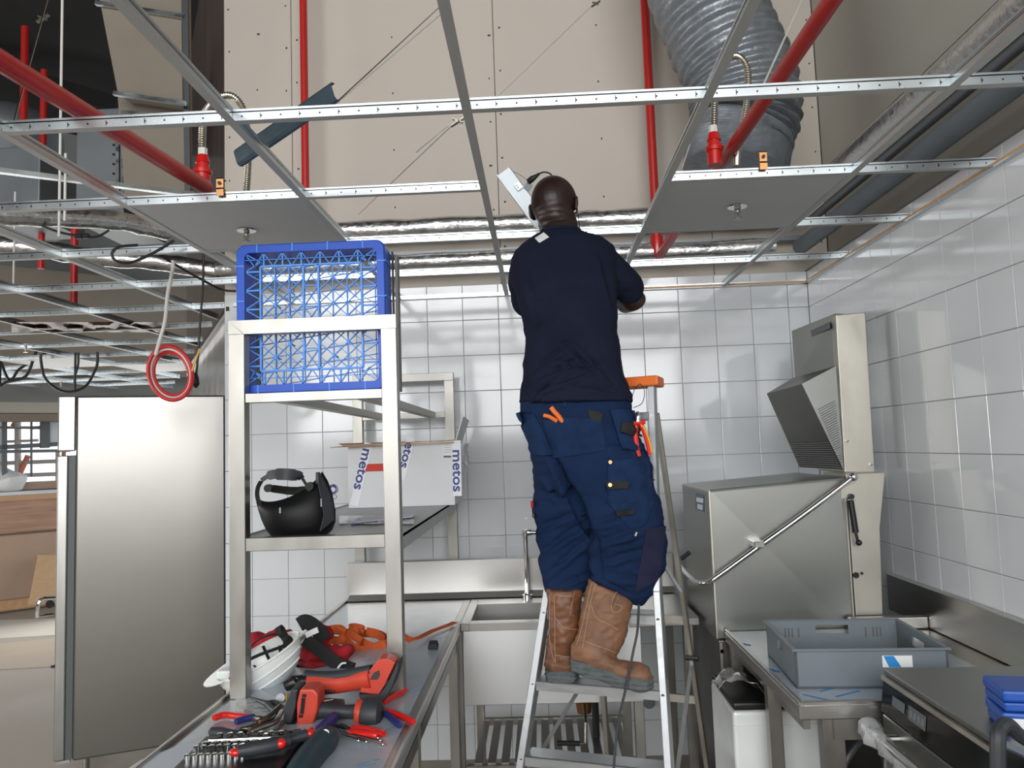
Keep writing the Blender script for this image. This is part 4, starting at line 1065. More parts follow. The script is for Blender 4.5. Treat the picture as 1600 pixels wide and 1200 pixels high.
tb(g, -e, -e, TH_ - .006, TLx + e, .0, TH_ + .002, .002); tb(g, -e, TLy, TH_ - .006, TLx + e, TLy + e, TH_ + .002, .002); tb(g, -e, 0, TH_ - .006, 0, TLy, TH_ + .002, .002); tb(g, TLx, 0, TH_ - .006, TLx + e, TLy, TH_ + .002, .002)
part('rim', g, 'tray_grey', t)
g = G()
for i in range(12):
    tb(g, .01 + i * .036, .01, .006, .012 + i * .036, TLy - .01, .010)
    tb(g, .01, .01 + i * .031, .006, TLx - .01, .012 + i * .031, .010)
part('base_ribs', g, 'tray_grey', t, smooth=0)
g = G()
for x in (.06, .072, .084, .105, .33, .355, .367, .379): tb(g, x, TLy - .0075, .06, x + .005, TLy - .005, .092)
part('slots', g, 'ink_grey', t, smooth=0, kind='stuff')
lb = part('label', tb(G(), .252, -.0005, .060, .338, .001, .094), 'label_white', t, 'white and blue label')
part('label_stripe', G().prism([tp(.27, -.0012, .061), tp(.305, -.0012, .061), tp(.285, -.0012, .093), tp(.256, -.0012, .093)], tu * -.0006), 'label_blue', lb)

# ================================================================ BLACK-FRONTED OVEN AT THE LOWER RIGHT
t = thing('counter_oven', 'steel-topped oven with a black glass control panel at lower right', 'oven', (1.2, 1.7, 0))
ox, oy0, oy1, oz = .925, 1.05, 2.240, 1.0
part('body', G().box(ox + .03, oy0, .12, 1.50, oy1, oz - .028), 'steel_machine', t)
part('top', G().box(ox + .012, oy0, oz - .014, 1.50, oy1, oz, .002), 'steel_machine', t)
part('trim', G().box(ox + .002, oy0, oz - .028, ox + .03, oy1, oz - .016, .001), 'steel_dull', t)
cp = part('control_panel', G().prism([(ox + .03, oy0, .888), (ox - .006, oy0, .888), (ox + .006, oy0, .972), (ox + .03, oy0, .972)], (0, oy1 - oy0 - .004, 0), .0015), 'black_gloss', t, 'black glass control strip')
def onp(y, z): return V((ox - .006 + (z - .888) * .143 - .0012, y, z))
for y0, y1, z0, z1, m in ((2.10, 2.17, .925, .95, 'frame_dark'), (1.99, 2.08, .92, .955, 'led_grey'), (1.55, 1.57, .91, .965, 'frame_dark')):
    part('display', G().prism([onp(y0, z0), onp(y1, z0), onp(y1, z1), onp(y0, z1)], (-.0006, 0, 0)), m, cp)
g = G()
for k in range(4):
    y = 2.0 + k * .02; g.prism([onp(y, .928), onp(y + .010, .928), onp(y + .010, .945), onp(y, .945)], (-.0012, 0, 0))
part('display_digits', g, 'tray_grey', cp, smooth=0)
part('door', G().box(ox - .002, oy0, .16, ox + .03, oy1 - .004, .880, .003), 'steel_machine', t)
hg = part('handle', G().cyl((ox - .05, oy0, .845), (ox - .05, 2.17, .845), .013, 12).cyl((ox - .05, 2.15, .845), (ox, 2.15, .845), .01, 10), 'steel', t)
g = G(); P = [V((ox - .05 + .006 * math.sin(i * 1.7), 2.235 - i * .022, .848 - .002 * i)) for i in range(13)]
g.tube(P, [.022 + .007 * math.sin(i * 2.6) * (1 if i % 2 else -.3) + (.006 if i < 3 else 0) for i in range(13)], 12)
for v in g.b.verts: v.co += V((noise.noise(v.co * 45), noise.noise(v.co * 45 + V((5, 0, 0))), noise.noise(v.co * 45 + V((0, 5, 0))))) * .008
part('plastic_sleeve', g, 'plastic_film', hg, 'crinkled clear plastic wrapped on the handle')
for x, y in ((.98, 2.2), (1.46, 2.2), (.98, 1.1)): part('foot', G().cyl((x, y, 0), (x, y, .12), .02, 10), 'black_plastic', t)
# blue cases and black carry frame
def bluecase(x, y, z, lab, a=-.25, w=.16, d=.12, h=.045):
    t = thing('plastic_case', lab, 'case', (x, y, z), 'blue plastic cases on the oven', rz=a)
    part('lid', G().box(-w / 2, -d / 2, h * .45, w / 2, d / 2, h, .006), 'case_blue', t, local=True)
    part('tray', G().box(-w / 2 + .003, -d / 2 + .003, 0, w / 2 - .003, d / 2 - .003, h * .42, .004), 'case_blue', t, local=True)
    part('latch', G().box(-.02, -d / 2 - .003, h * .3, .02, -d / 2 + .002, h * .6, .001), 'case_blue', t, local=True)
    return t
q = at(1569, 1145, Z=1.001)
b1 = bluecase(q.x + .085, q.y + .03, 1.001, 'lower blue plastic case with a white label on the oven top, stacked')
b2 = bluecase(q.x + .088, q.y + .035, 1.047, 'upper blue plastic case on the stack at the oven top', -.18)
W1 = W[b1] @ Matrix.Translation((-.01, -.0605, .022)) @ Matrix.Rotation(PI / 2, 4, 'X')
part('label', G().box(-.068, -.0605, .010, .05, -.058, .034), 'label_white', b1, local=True)
lettering('metos', .022, W[b1] @ Matrix.Translation((-.012, -.0615, .021)) @ Matrix.Rotation(PI / 2, 4, 'X'), 'ink_blue', b1)
t = thing('tool_carrier', 'black-handled tool carrier at the lower right corner', 'tool carrier', at(1575, 1200, Z=1.001))
a = at(1550, 1200, Z=1.05); P = [at(1560, 1235, Y=1.55), at(1559, 1160, Y=1.55), at(1562, 1140, Y=1.56), at(1575, 1132, Y=1.57), at(1595, 1150, Y=1.6), at(1640, 1175, Y=1.66)]
part('handle', G().tube(smoothpath(P, 5), .014, 10), 'tool_dark', t)
part('body', G().prism([at(1570, 1170, Y=1.58), at(1640, 1205, Y=1.66), at(1640, 1260, Y=1.66), at(1570, 1260, Y=1.58)], (0.02, .06, 0)), 'black_plastic', t)
part('label', G().prism([at(1573, 1158, Y=1.575), at(1640, 1190, Y=1.655), at(1640, 1200, Y=1.655), at(1573, 1168, Y=1.575)], (0, .004, 0)), 'tray_grey', t)

# ================================================================ UNDER THE RIGHT TABLE
t = thing('water_softener', 'white plastic appliance standing under the right table', 'water softener', (.93, 2.7, 0))
q0, q1 = at(1145, 1110, Y=2.70), at(1282, 1133, Y=2.70)
part('body', G().box(q0.x, 2.70, 0.0, q1.x, 3.04, q0.z - .005, .012), 'white_plastic', t)
part('lid', G().box(q0.x + .004, 2.704, q0.z - .004, q1.x - .004, 3.036, q0.z + .022, .008), 'black_plastic', t, 'black lid')
part('ridge', G().box(q0.x - .001, 2.696, q0.z - .06, q1.x + .001, 2.70, q0.z - .05), 'white_plastic', t)
g = G(); c = V(((q0.x * .75 + q1.x * .25), 2.83, q0.z + .05))
gr = [[c + V((-.10 + .022 * i + .02 * noise.noise(V((i, j, 0))), -.06 + .02 * j, .035 * noise.noise(V((i * .6, j * .6, 3))) + .03 * math.sin(i * .5))) for j in range(7)] for i in range(11)]
solo('foil_bag', g.sheet(gr, .002), 'foil', 'crumpled silver foil bag on top of the white appliance', 'bag')
for k, (x, z) in enumerate(((1.0, .5), (1.10, .35), (1.16, .55))):
    solo('drain_hose', G().tube(smoothpath([(x, 2.85, .0), (x + .03, 2.8, z * .5), (x - .02, 2.75, z), (x + .12, 2.8, z + .12), (x + .2, 2.9, z - .1), (x + .22, 2.95, 0.0)], 6), .011, 8), ('grey_metal', 'cable_black', 'cable_white')[k],
         ('grey drain hose curling under the right table', 'black hose curling under the right table', 'white hose behind the other hoses under the right table')[k], 'hose', 'hoses under the right table')

# ================================================================ FAR HALL STOCK
def stock(name, u0, u1, v0, v1, Y, dep, m, lab, cat, lean=0):
    a, b = at(u0, v1, Y=Y), at(u1, v0, Y=Y)
    n = BN
    P = [V((a.x, a.y, a.z)), V((b.x, b.y + (b.x - a.x) * .88, a.z)), ]
    P += [P[1] + BN * dep, P[0] + BN * dep]
    return P, a.z, b.z
def hall(u, v, off=0.0):
    """point of the photograph on the oblique front plane of the stacked goods"""
    p0 = V((-6.055, 8.527, 0)) + BN * off; d = at(u, v, Y=1.0) - EYE; t = (p0 - EYE).dot(BN) / d.dot(BN); return EYE + d * t
def hslab(name, v0, v1, m, parent, off=0, dep=.9, u0=-60, u1=125, label=None, bev=.02):
    a, b = hall(u0, v1, off), hall(u1, v1, off); z1 = hall(30, v0, off).z; z0 = hall(30, v1, off).z
    A = [V((a.x, a.y, z0)), V((b.x, b.y, z0)), V((b.x, b.y, z0)) + BN * dep, V((a.x, a.y, z0)) + BN * dep]
    return part(name, G().prism(A, (0, 0, z1 - z0), bev), m, parent, label)
t = thing('wrapped_stack', 'pallet stack shrink-wrapped in brown plastic in the far hall', 'pallet stack', hall(20, 955))
hslab('pallet', 934, 953, 'timber', t, .02, .9)
hslab('load', 835, 936, 'wrap_brown', t, 0, .9)
t = thing('board_stack', 'stack of brown boards in clear film lying on the wrapped pallet', 'board stack', hall(20, 832))
hslab('load', 782, 833, 'pallet_wrap', t, .05, .8)
hslab('carton_layer', 773, 784, 'carton_brown', t, .06, .8)
hslab('film_sheet', 768, 774, 'carton_white', t, .04, .8)
t = thing('plank', 'dark brown plank on top of the board stack by the far window', 'plank', hall(60, 765, .3))
hslab('board', 754, 766, 'wrap_brown', t, .30, .3, u0=22, bev=.004)
a = hall(8, 755, .2); g = G().ball(a, .25, .2, .13, 14, 8)
for v in g.b.verts: v.co += V([noise.noise(v.co * 6 + V((k * 7, 0, 0))) for k in range(3)]) * .08
solo('plastic_bundle', g, 'carton_white', 'crumpled pale plastic bundle on the far board stack', 'bundle')
P = [hall(60, 867, -.25), hall(130, 866, -.25), hall(130, 943, -.55), hall(45, 945, -.55)]
t = thing('wood_sheet', 'light wooden sheet leaning on the trolley before the wrapped pallet', 'wooden sheet', hall(80, 945, -.55))
part('board', G().prism(P, BN * .03), 'wood', t)
t = thing('trolley', 'low tubular trolley under the leaning wooden sheet', 'trolley', hall(60, 962, -.7))
part('frame', G().tube(smoothpath([hall(58, 965, -.8), hall(59, 948, -.8), hall(64, 938, -.8), hall(75, 935, -.8), hall(125, 933, -.8)], 4), .022, 8), 'chrome', t)
part('frame', G().cyl(hall(59, 963, -.8), hall(125, 955, -.8), .015, 8), 'chrome', t)
q = hall(78, 944, -.75); part('wheel', G().cyl(q - BN * .02, q + BN * .02, .04, 14), 'black_rubber', t)
# ================================================================ STEP LADDER
t = thing('step_ladder', 'aluminium stepladder with an orange top cap under the man', 'ladder', (.2, 2.8, 0))
ladder = t
LA, LB = at(857, 925, Y=2.86), at(815, 1200, Y=2.73)
RA, RB = at(1028, 925, Y=2.72), at(1046, 1200, Y=2.59)
RT = at(1019, 600, Y=2.885)
def onl(A, B, z): s = (z - A.z) / (B.z - A.z); return A + (B - A) * s
dl = V((.33, .94, 0)).normalized()
wl = (onl(RA, RB, .8) - onl(LA, LB, .8)); wl.z = 0; wl.normalize(); dl = V((-wl.y, wl.x, 0))
L0, R0 = onl(LA, LB, 0.015), onl(RA, RB, 0.015)
LT = onl(LA, LB, 1.86)
def rail(a, b, nm='rail', w=.024, h=.055, m='alu'):
    return part(nm, G().bar(a, b, w, h, up=dl, bev=.002), m, t)
RT2 = onl(RA, RT, 1.86)
rail(L0, LT); 
part('rail', G().bar(R0, RA, .024, .055, up=dl, bev=.002).bar(RA, RT2, .024, .055, up=dl, bev=.002), 'alu', t)
for a in (L0, R0): part('rubber_foot', G().bar(V((a.x, a.y, 0.0)), V((a.x, a.y, .05)), .034, .065, up=dl, bev=.003), 'black_rubber', t)
z0 = at(940, 1062, Y=2.76).z
sp = .232
def RRz(z): return onl(RA, RB, z) if z < RA.z else onl(RA, RT, z)
rv = G()
for k in range(-3, 5):
    z = z0 + sp * k
    a, b = onl(LA, LB, z), RRz(z)
    aw = (b - a).normalized()
    a2, b2 = a + aw * .012, b - aw * .012
    g = G(); f = -dl * .028; bk_ = dl * .055
    g.hexa([a2 + f - V((0, 0, .032)), b2 + f - V((0, 0, .032)), b2 + f - V((0, 0, .032)) + dl * .004, a2 + f - V((0, 0, .032)) + dl * .004, a2 + f, b2 + f, b2 + f + dl * .004, a2 + f + dl * .004])
    g.hexa([a2 + f - V((0, 0, .004)), b2 + f - V((0, 0, .004)), b2 + bk_ - V((0, 0, .004)), a2 + bk_ - V((0, 0, .004)), a2 + f, b2 + f, b2 + bk_, a2 + bk_])
    part('step', g, 'alu', t, smooth=0)
    for c in (a, b): 
        q = c - dl * .029 - V((0, 0, .014)); part('rivet', G().cyl(q, q - dl * .003, .006, 10), 'tool_steel', t)
# orange cap
ct = RT2 + V((0, 0, .0)); cl = LT
cap_a, cap_b = cl - wl * .03, ct + wl * .03
part('top_cap', G().hexa([cap_a - dl * .05, cap_b - dl * .05, cap_b + dl * .09, cap_a + dl * .09, cap_a - dl * .05 + V((0, 0, .038)), cap_b - dl * .05 + V((0, 0, .038)), cap_b + dl * .09 + V((0, 0, .038)), cap_a + dl * .09 + V((0, 0, .038))], .006), 'orange_plastic', t, 'orange top cap')
# rear support
RRt, RRb = RT2 + dl * .06 - V((0, 0, .10)), at(1105, 1200, Y=3.26)
RR0 = onl(RRt, RRb, 0.01); LLt = LT + dl * .06 - V((0, 0, .10)); LL0 = RR0 - wl * .44
for a, b in ((RRt, RR0), (LLt, LL0)): part('rear_leg', G().bar(a, b, .018, .034, up=dl, bev=.002), 'steel_dull', t)
for z in (.95, .62, .28):
    a, b = onl(LLt, LL0, z), onl(RRt, RR0, z); part('rear_brace', G().bar(a, b, .03, .012, up=dl), 'steel_dull', t)
a, b = RRz(.50) + dl * .02, onl(RRt, RR0, .78); part('spreader', G().bar(a, b, .014, .006, up=dl), 'alu', t)
a, b = onl(LA, LB, .50) + dl * .02, onl(LLt, LL0, .78); part('spreader', G().bar(a, b, .014, .006, up=dl), 'alu', t)
q = onl(RRt, RR0, .80); part('spreader_hook', G().cyl(q - wl * .02 - dl * .02, q + wl * .03 - dl * .02, .010, 8), 'black_plastic', t)
a, b = at(1036, 880, Y=2.98), at(1064, 925, Y=3.0); part('rear_brace', G().bar(a, b, .012, .01), 'alu', t)
# grey cable down the ladder and thin wire at the cap
solo('power_cable', G().tube(smoothpath([at(998, 945, Y=2.66), at(996, 985, Y=2.62), at(989, 1020, Y=2.60), at(978, 1075, Y=2.58), at(966, 1130, Y=2.56), at(959, 1200, Y=2.54), at(960, 1290, Y=2.52)], 6), .0042, 8), 'tool_dark', 'dark grey cable hanging down in front of the ladder steps', 'cable')
solo('tie_wire', G().tube(smoothpath([at(985, 640, Y=2.8), at(990, 612, Y=2.82), at(1000, 600, Y=2.83), at(1007, 612, Y=2.83), at(1003, 630, Y=2.82), at(990, 637, Y=2.8)], 6), .0014, 6), 'cable_black', 'thin black wire loop hanging at the orange ladder cap', 'wire')

# ================================================================ THE MAN
STEP = z0
man = thing('person', 'man in navy T-shirt and blue work trousers on the ladder, back turned', 'person', (.12, 2.78, STEP))
def rg(u0, v0, u1, v1, Y, dy, n=28, e=2.3, back=0.0):
    """ring whose left and right edge project at two measured points, at depth Y, half-thickness dy"""
    a, b = at(u0, v0, Y=Y), at(u1, v1, Y=Y); c = (a + b) / 2; x = (b - a) / 2
    out = []
    for k in range(n):
        q = 2 * PI * k / n; cs, sn = math.cos(q), math.sin(q)
        out.append(c + x * math.copysign(abs(cs) ** (2 / e), cs) + V((0, dy, 0)) * math.copysign(abs(sn) ** (2 / e), sn))
    return out
def limb(g, pts, n=16):
    g.tube([p for p, r in pts], [r for p, r in pts], n); 
    for p, r in (pts[0], pts[-1]): g.ball(p, r * .98, u=14, v=8)
def hand(g, w, tip, nrm, side):
    """palm, four fingers of unequal length curled towards nrm, thumb from the side of the palm"""
    d = (tip - w).normalized(); nrm = (nrm - d * nrm.dot(d)).normalized(); s = d.cross(nrm) * side
    pc = w + d * .045
    M = Matrix((s, d, nrm)).transposed()
    g.ball(pc, .042, .052, .017, 14, 10, M=M)
    g.tube([w - d * .02, w + d * .02], [.026, .027], 12)
    for k, (ln, off) in enumerate(((.072, -.030), (.080, -.010), (.076, .011), (.060, .030))):
        b = w + d * .080 + s * off - d * abs(off) * .25
        p1 = b + d * ln * .42 + nrm * ln * .10; p2 = p1 + d * ln * .22 + nrm * ln * .28; p3 = p2 + nrm * ln * .30 - d * ln * .02
        g.tube([b - d * .02, b, p1, p2, p3], [.0095, .0095, .009, .0082, .0065], 8); g.ball(p3, .0066, u=8, v=6)
    b = w + d * .028 - s * .032
    p1 = b - s * .022 + d * .028 + nrm * .012; p2 = p1 + d * .026 + nrm * .022 + s * .004
    g.tube([b, p1, p2], [.013, .0105, .0085], 8); g.ball(p2, .0086, u=8, v=6)
g = G()
# head
hc = at(866, 322, Y=2.80)
TL_ = Matrix.Rotation(-.40, 3, 'Z') @ Matrix.Rotation(.16, 3, 'X')
g.ball(hc + V((0, .0, .012)), .0845, .098, .100, 24, 16, M=TL_)
g.ball(hc + V((0, .035, -.055)), .062, .068, .075, 20, 12, M=TL_)      # jaw and face
g.ball(hc + V((0, -.035, -.040)), .070, .060, .062, 18, 12)           # nape
def fp(x, y, z): return hc + TL_ @ V((x, y, z))
g.tube([fp(0, .095, .01), fp(0, .112, -.02), fp(0, .118, -.04)], [.008, .011, .014], 10); g.ball(fp(0, .112, -.042), .018, .012, .010, 10, 8)
g.ball(fp(0, .100, -.068), .026, .012, .007, 12, 8); g.ball(fp(0, .098, -.080), .022, .012, .007, 12, 8)
for s in (-1, 1):
    g.ball(fp(.032 * s, .090, .012), .016, .010, .010, 10, 8); g.ball(fp(.032 * s, .094, .028), .020, .008, .006, 10, 8)
# neck, shoulders and trunk
limb(g, [(at(874, 348, Y=2.79), .068), (at(874, 372, Y=2.77), .070), (at(875, 392, Y=2.76), .078)])
g.loft([rg(840, 376, 915, 376, 2.76, .06), rg(815, 395, 945, 388, 2.77, .085), rg(806, 420, 952, 412, 2.78, .10), rg(818, 470, 955, 462, 2.78, .105), rg(830, 530, 958, 525, 2.77, .10), rg(826, 590, 968, 590, 2.77, .105), rg(826, 660, 985, 660, 2.78, .11), rg(848, 710, 985, 710, 2.80, .095), rg(880, 740, 975, 740, 2.80, .07)])
# legs inside the trousers
limb(g, [(at(892, 740, Y=2.83), .048), (at(888, 830, Y=2.845), .044), (at(880, 930, Y=2.81), .040), (at(880, 1010, Y=2.80), .035)])
limb(g, [(at(955, 725, Y=2.79), .065), (at(985, 830, Y=2.75), .048), (at(955, 930, Y=2.75), .040), (at(925, 1005, Y=2.74), .034)])
# arms
rw = at(938, 425, Y=3.06); lw = at(858, 415, Y=3.08)
limb(g, [(at(935, 402, Y=2.78), .060), (at(966, 440, Y=2.83), .050), (at(991, 471, Y=2.88), .047), (at(980, 472, Y=2.93), .046), (at(962, 455, Y=2.99), .038), (rw, .028)])
limb(g, [(at(822, 412, Y=2.79), .058), (at(822, 455, Y=2.86), .050), (at(832, 480, Y=2.93), .045), (at(842, 460, Y=2.98), .042), (lw, .028)])
rt_ = at(893, 368, Y=3.12); lt_ = at(862, 358, Y=3.10)
hand(g, rw, rt_, V((-.7, .2, .5)), 1)
hand(g, lw, lt_, V((.6, .4, .3)), -1)
h = fuse(g, .0055, 5)
for v in h.b.verts:                                                     # skin folds at the nape
    p = v.co - hc
    if p.y < -.01 and abs(p.x) < .07:
        for zc, dp_ in ((-.052, .0035), (-.078, .003)):
            v.co.y += dp_ * math.exp(-((p.z - zc - .08 * abs(p.x)) / .005) ** 2)
body = part('body', h, 'skin', man)
for s in (1, -1):
    c = hc + TL_ @ V((.0835 * s, -.004, -.012)); g = G()
    M = TL_ @ Matrix.Rotation(.30 * s, 3, 'Z')
    P = [c + M @ V((.004 * s + .003 * s * math.sin(a), .016 * math.cos(a), .029 * math.sin(a) * (1.0 if math.sin(a) > 0 else .85))) for a in [2 * PI * i / 24 for i in range(24)]]
    P.append(P[0]); g.tube(P, [.0052 + .0012 * math.sin(i) for i in range(24)] + [.0052], 8)
    g.ball(c, .005, .014, .024, 12, 8, M=M)
    e_ = part('ear', fuse(g, .0022, 3), 'skin', man)
    if s > 0:
        q = at(899, 329, Y=c.y - .02); part('earbud', G().bar(q, q + V((-.004, -.004, -.006)), .006, .005), 'cable_white', man, 'small white earbud')
for s in (-1, 1): part('eye', G().ball(fp(.032 * s, .093, .012), .0105, u=12, v=8), 'white_plastic', man)
cb = at(907, 350, Y=2.76); part('earbud_wire', G().cyl(at(903, 335, Y=2.78), at(907, 366, Y=2.74), .0016, 6), 'cable_black', man)

def folds(h, L, face=-1):
    """press creases into the cloth: (u0,v0,u1,v1,depth Y, width, depth of fold)"""
    segs = [(at(a, b, Y=Y), at(c, d, Y=Y), w, dp_ * 1.6) for a, b, c, d, Y, w, dp_ in L]
    h.b.normal_update()
    mv = []
    for v in h.b.verts:
        if v.normal.y > .25: mv.append(None); continue
        s = 0
        for a, b, w, dp_ in segs:
            ax, az, bx, bz = a.x, a.z, b.x, b.z
            dx, dz = bx - ax, bz - az; L2 = dx * dx + dz * dz
            tt = max(0, min(1, ((v.co.x - ax) * dx + (v.co.z - az) * dz) / L2))
            px, pz = ax + dx * tt, az + dz * tt
            sd = ((v.co.x - px) * dz - (v.co.z - pz) * dx) / math.sqrt(L2)
            r = math.hypot(v.co.x - px, v.co.z - pz)
            fade = math.sin(PI * min(1, max(.12, .1 + .8 * tt)))
            if r < w * 3.2:
                s += -dp_ * fade * math.exp(-(r / w) ** 2) + dp_ * .9 * fade * math.exp(-((sd - 1.5 * w) / w) ** 2) * math.exp(-max(0, r - abs(sd)) / w)
        mv.append(v.normal * s)
    for v, m_ in zip(h.b.verts, mv):
        if m_ is not None: v.co += m_
    return h
def crumple(h, amp, f, st=(1, 1, 1)):
    h.b.normal_update()
    for v in h.b.verts:
        q = V((v.co.x * f * st[0], v.co.y * f * st[1], v.co.z * f * st[2]))
        v.co += v.normal * amp * noise.noise(q)
    return h
# T-shirt
g = G()
g.loft([rg(846, 366, 906, 364, 2.775, .070), rg(832, 372, 922, 368, 2.77, .082), rg(812, 386, 945, 374, 2.765, .100), rg(799, 402, 960, 386, 2.77, .115), rg(794, 422, 964, 410, 2.775, .125),
        rg(803, 455, 966, 445, 2.775, .128), rg(813, 490, 964, 482, 2.775, .126), rg(821, 525, 965, 520, 2.77, .124), rg(820, 560, 970, 556, 2.77, .124), rg(816, 592, 976, 590, 2.77, .128), rg(812, 616, 985, 614, 2.77, .134), rg(810, 630, 990, 630, 2.77, .138)])
limb(g, [(at(925, 400, Y=2.775), .066), (at(950, 420, Y=2.79), .068), (at(970, 440, Y=2.82), .064), (at(983, 452, Y=2.85), .061)])
limb(g, [(at(823, 408, Y=2.78), .060), (at(816, 440, Y=2.82), .055), (at(822, 474, Y=2.88), .053)])
h = fuse(g, .006, 5)
folds(h, [(830, 580, 890, 535, 2.65, .009, .008), (845, 590, 905, 560, 2.65, .008, .007), (838, 612, 940, 570, 2.65, .009, .007), (880, 535, 935, 585, 2.65, .009, .008), (905, 540, 960, 600, 2.65, .008, .007),
          (860, 566, 920, 566, 2.65, .007, .006), (880, 600, 975, 612, 2.65, .008, .005), (825, 520, 850, 500, 2.65, .01, .006), (940, 400, 962, 475, 2.66, .012, .006), (820, 410, 835, 480, 2.66, .013, .005), (825, 625, 870, 590, 2.65, .008, .006), (850, 545, 905, 530, 2.65, .007, .005)])
crumple(h, .007, 10, (.8, 1, 1.8)); crumple(h, .002, 30, (1, 1, 2))
sbvh = BVHTree.FromBMesh(h.b)
shirt = part('t_shirt', h, 'shirt', man, smooth=70)
part('collar', G().tube([V(p) for p in rg(846, 364, 906, 362, 2.775, .070, n=24)] + [rg(846, 364, 906, 362, 2.775, .070, n=24)[0]], .0065, 8), 'shirt', man)
# trousers
g = G()
g.loft([rg(815, 612, 986, 612, 2.775, .118), rg(813, 640, 990, 642, 2.78, .125), rg(818, 670, 997, 672, 2.78, .130), rg(826, 700, 1004, 700, 2.785, .130), rg(834, 730, 1008, 725, 2.79, .125), rg(842, 765, 1000, 760, 2.79, .105)])
g.loft([rg(832, 700, 925, 735, 2.83, .095), rg(833, 740, 930, 765, 2.835, .098), rg(834, 790, 934, 805, 2.84, .092), rg(838, 840, 934, 850, 2.84, .085), rg(842, 880, 928, 890, 2.835, .078), rg(846, 908, 920, 915, 2.825, .072), rg(850, 926, 912, 928, 2.815, .068)])
g.loft([rg(868, 712, 1008, 690, 2.76, .112), rg(885, 760, 1019, 735, 2.745, .110), rg(905, 805, 1028, 775, 2.735, .105), rg(924, 845, 1040, 815, 2.72, .102), rg(926, 870, 1042, 850, 2.74, .092), rg(925, 893, 1038, 885, 2.745, .085), rg(926, 904, 1026, 918, 2.75, .078), rg(955, 920, 1008, 938, 2.75, .06), rg(978, 932, 1003, 946, 2.75, .04)])
h = fuse(g, .0065, 4)
folds(h, [(858, 700, 935, 862, 2.68, .010, .020), (858, 700, 935, 862, 2.68, .022, .010), (930, 850, 938, 905, 2.66, .010, .016), (838, 830, 905, 800, 2.7, .010, .008), (842, 870, 920, 815, 2.7, .011, .009), (850, 905, 925, 840, 2.7, .010, .008), (855, 745, 880, 790, 2.7, .011, .007),
          (935, 815, 985, 800, 2.64, .012, .009), (930, 850, 1000, 822, 2.64, .011, .008), (940, 880, 1000, 860, 2.64, .010, .006), (935, 760, 1000, 790, 2.65, .012, .006), (845, 660, 870, 720, 2.66, .012, .006), (880, 915, 930, 900, 2.7, .008, .006),
          (840, 770, 885, 775, 2.7, .010, .006), (950, 900, 1015, 905, 2.66, .010, .006), (1000, 700, 1015, 800, 2.66, .012, .006), (930, 905, 990, 930, 2.66, .008, .006)])
crumple(h, .010, 9, (1, 1, 1.6)); crumple(h, .004, 26, (1, 1, 2))
bvh = BVHTree.FromBMesh(h.b)
trous = part('work_trousers', h, 'trousers', man, smooth=70)
def hitp(u, v, off=0.0, tree=None, Yd=2.7):
    d = (at(u, v, Y=2.0) - EYE).normalized(); r = (tree or bvh).ray_cast(EYE, d)
    if r[0] is None: q = at(u, v, Y=Yd); return q - d * off, -d
    n = r[1] if r[1].dot(d) < 0 else -r[1]
    return r[0] + n * off * .3 - d * off * .7, n
def patch(quad, name, m, parent, th=.006, nu=10, nv=10, label=None, tree=None, puff=0.0, wob=0.0, lift=0.0):
    """cloth piece draped on the figure; quad = TL, TR, BR, BL in measured points"""
    a, b, c, d = [np.array(p, float) for p in quad]; gr = []
    for i in range(nu + 1):
        row = []
        for j in range(nv + 1):
            s, t_ = i / nu, j / nv; p = (a * (1 - s) + b * s) * (1 - t_) + (d * (1 - s) + c * s) * t_
            q, n = hitp(p[0], p[1], th * .6 + lift + puff * math.sin(PI * s) * math.sin(PI * min(1, t_ * .9 + .1)), tree)
            if wob: q = q + n * wob * noise.noise(q * 40)
            row.append(q)
        gr.append(row)
    return part(name, G().sheet(gr, th), m, parent, label, smooth=60)
patch([(836, 373), (850, 364), (858, 371), (843, 380)], 'neck_label', 'white_plastic', man, .002, 5, 4, label='white garment label turned out at the collar', tree=sbvh, lift=.006)
patch([(848, 652), (940, 655), (946, 704), (864, 716)], 'back_pocket', 'pocket', man, .005, 12, 8, puff=.008, wob=.004)
patch([(808, 645), (836, 648), (862, 712), (836, 710)], 'holster_pocket', 'pocket', man, .012, 6, 10, label='side holster pocket flaring out', puff=.01)
patch([(952, 640), (990, 642), (1003, 704), (972, 702)], 'holster_pocket', 'pocket', man, .010, 8, 10, puff=.018, wob=.006)
patch([(950, 722), (1012, 715), (1020, 790), (950, 785)], 'cargo_pocket', 'pocket', man, .006, 10, 12, puff=.012, wob=.006)
patch([(950, 784), (1019, 789), (1006, 822), (985, 826)], 'cargo_pocket', 'pocket', man, .006, 10, 8, puff=.010, wob=.005, label='rounded lower end of the leg pocket')
patch([(1010, 825), (1040, 822), (1030, 905), (992, 925)], 'knee_patch', 'knee_patch', man, .004, 8, 12, label='dark violet-blue reinforcement at the knee')
patch([(918, 640), (942, 646), (938, 660), (922, 655)], 'pocket_flap', 'webbing', man, .006, 6, 5, label='black tab')
patch([(969, 660), (996, 664), (998, 684), (968, 676)], 'tool_loop', 'webbing', man, .006, 8, 5, label='black webbing loop', puff=.012, lift=.032)
patch([(947, 753), (982, 752), (980, 764), (949, 763)], 'pocket_tab', 'webbing', man, .005, 8, 4, lift=.020)
patch([(962, 797), (991, 796), (990, 806), (965, 808)], 'pocket_tab', 'webbing', man, .005, 8, 4, lift=.020)
patch([(879, 618), (885, 618), (886, 636), (880, 636)], 'belt_loop', 'pocket', man, .005, 3, 5)
for u, v in ((953, 722), (953, 758)):
    q, n = hitp(u, v, .026); part('stud_button', G().cyl(q, q + n * .004, .0065, 10), 'brass', man)
q, n = hitp(995, 832, .006); part('zip_pull', G().bar(q, q + V((-.006, -.004, -.012)), .005, .003), 'cable_white', man)
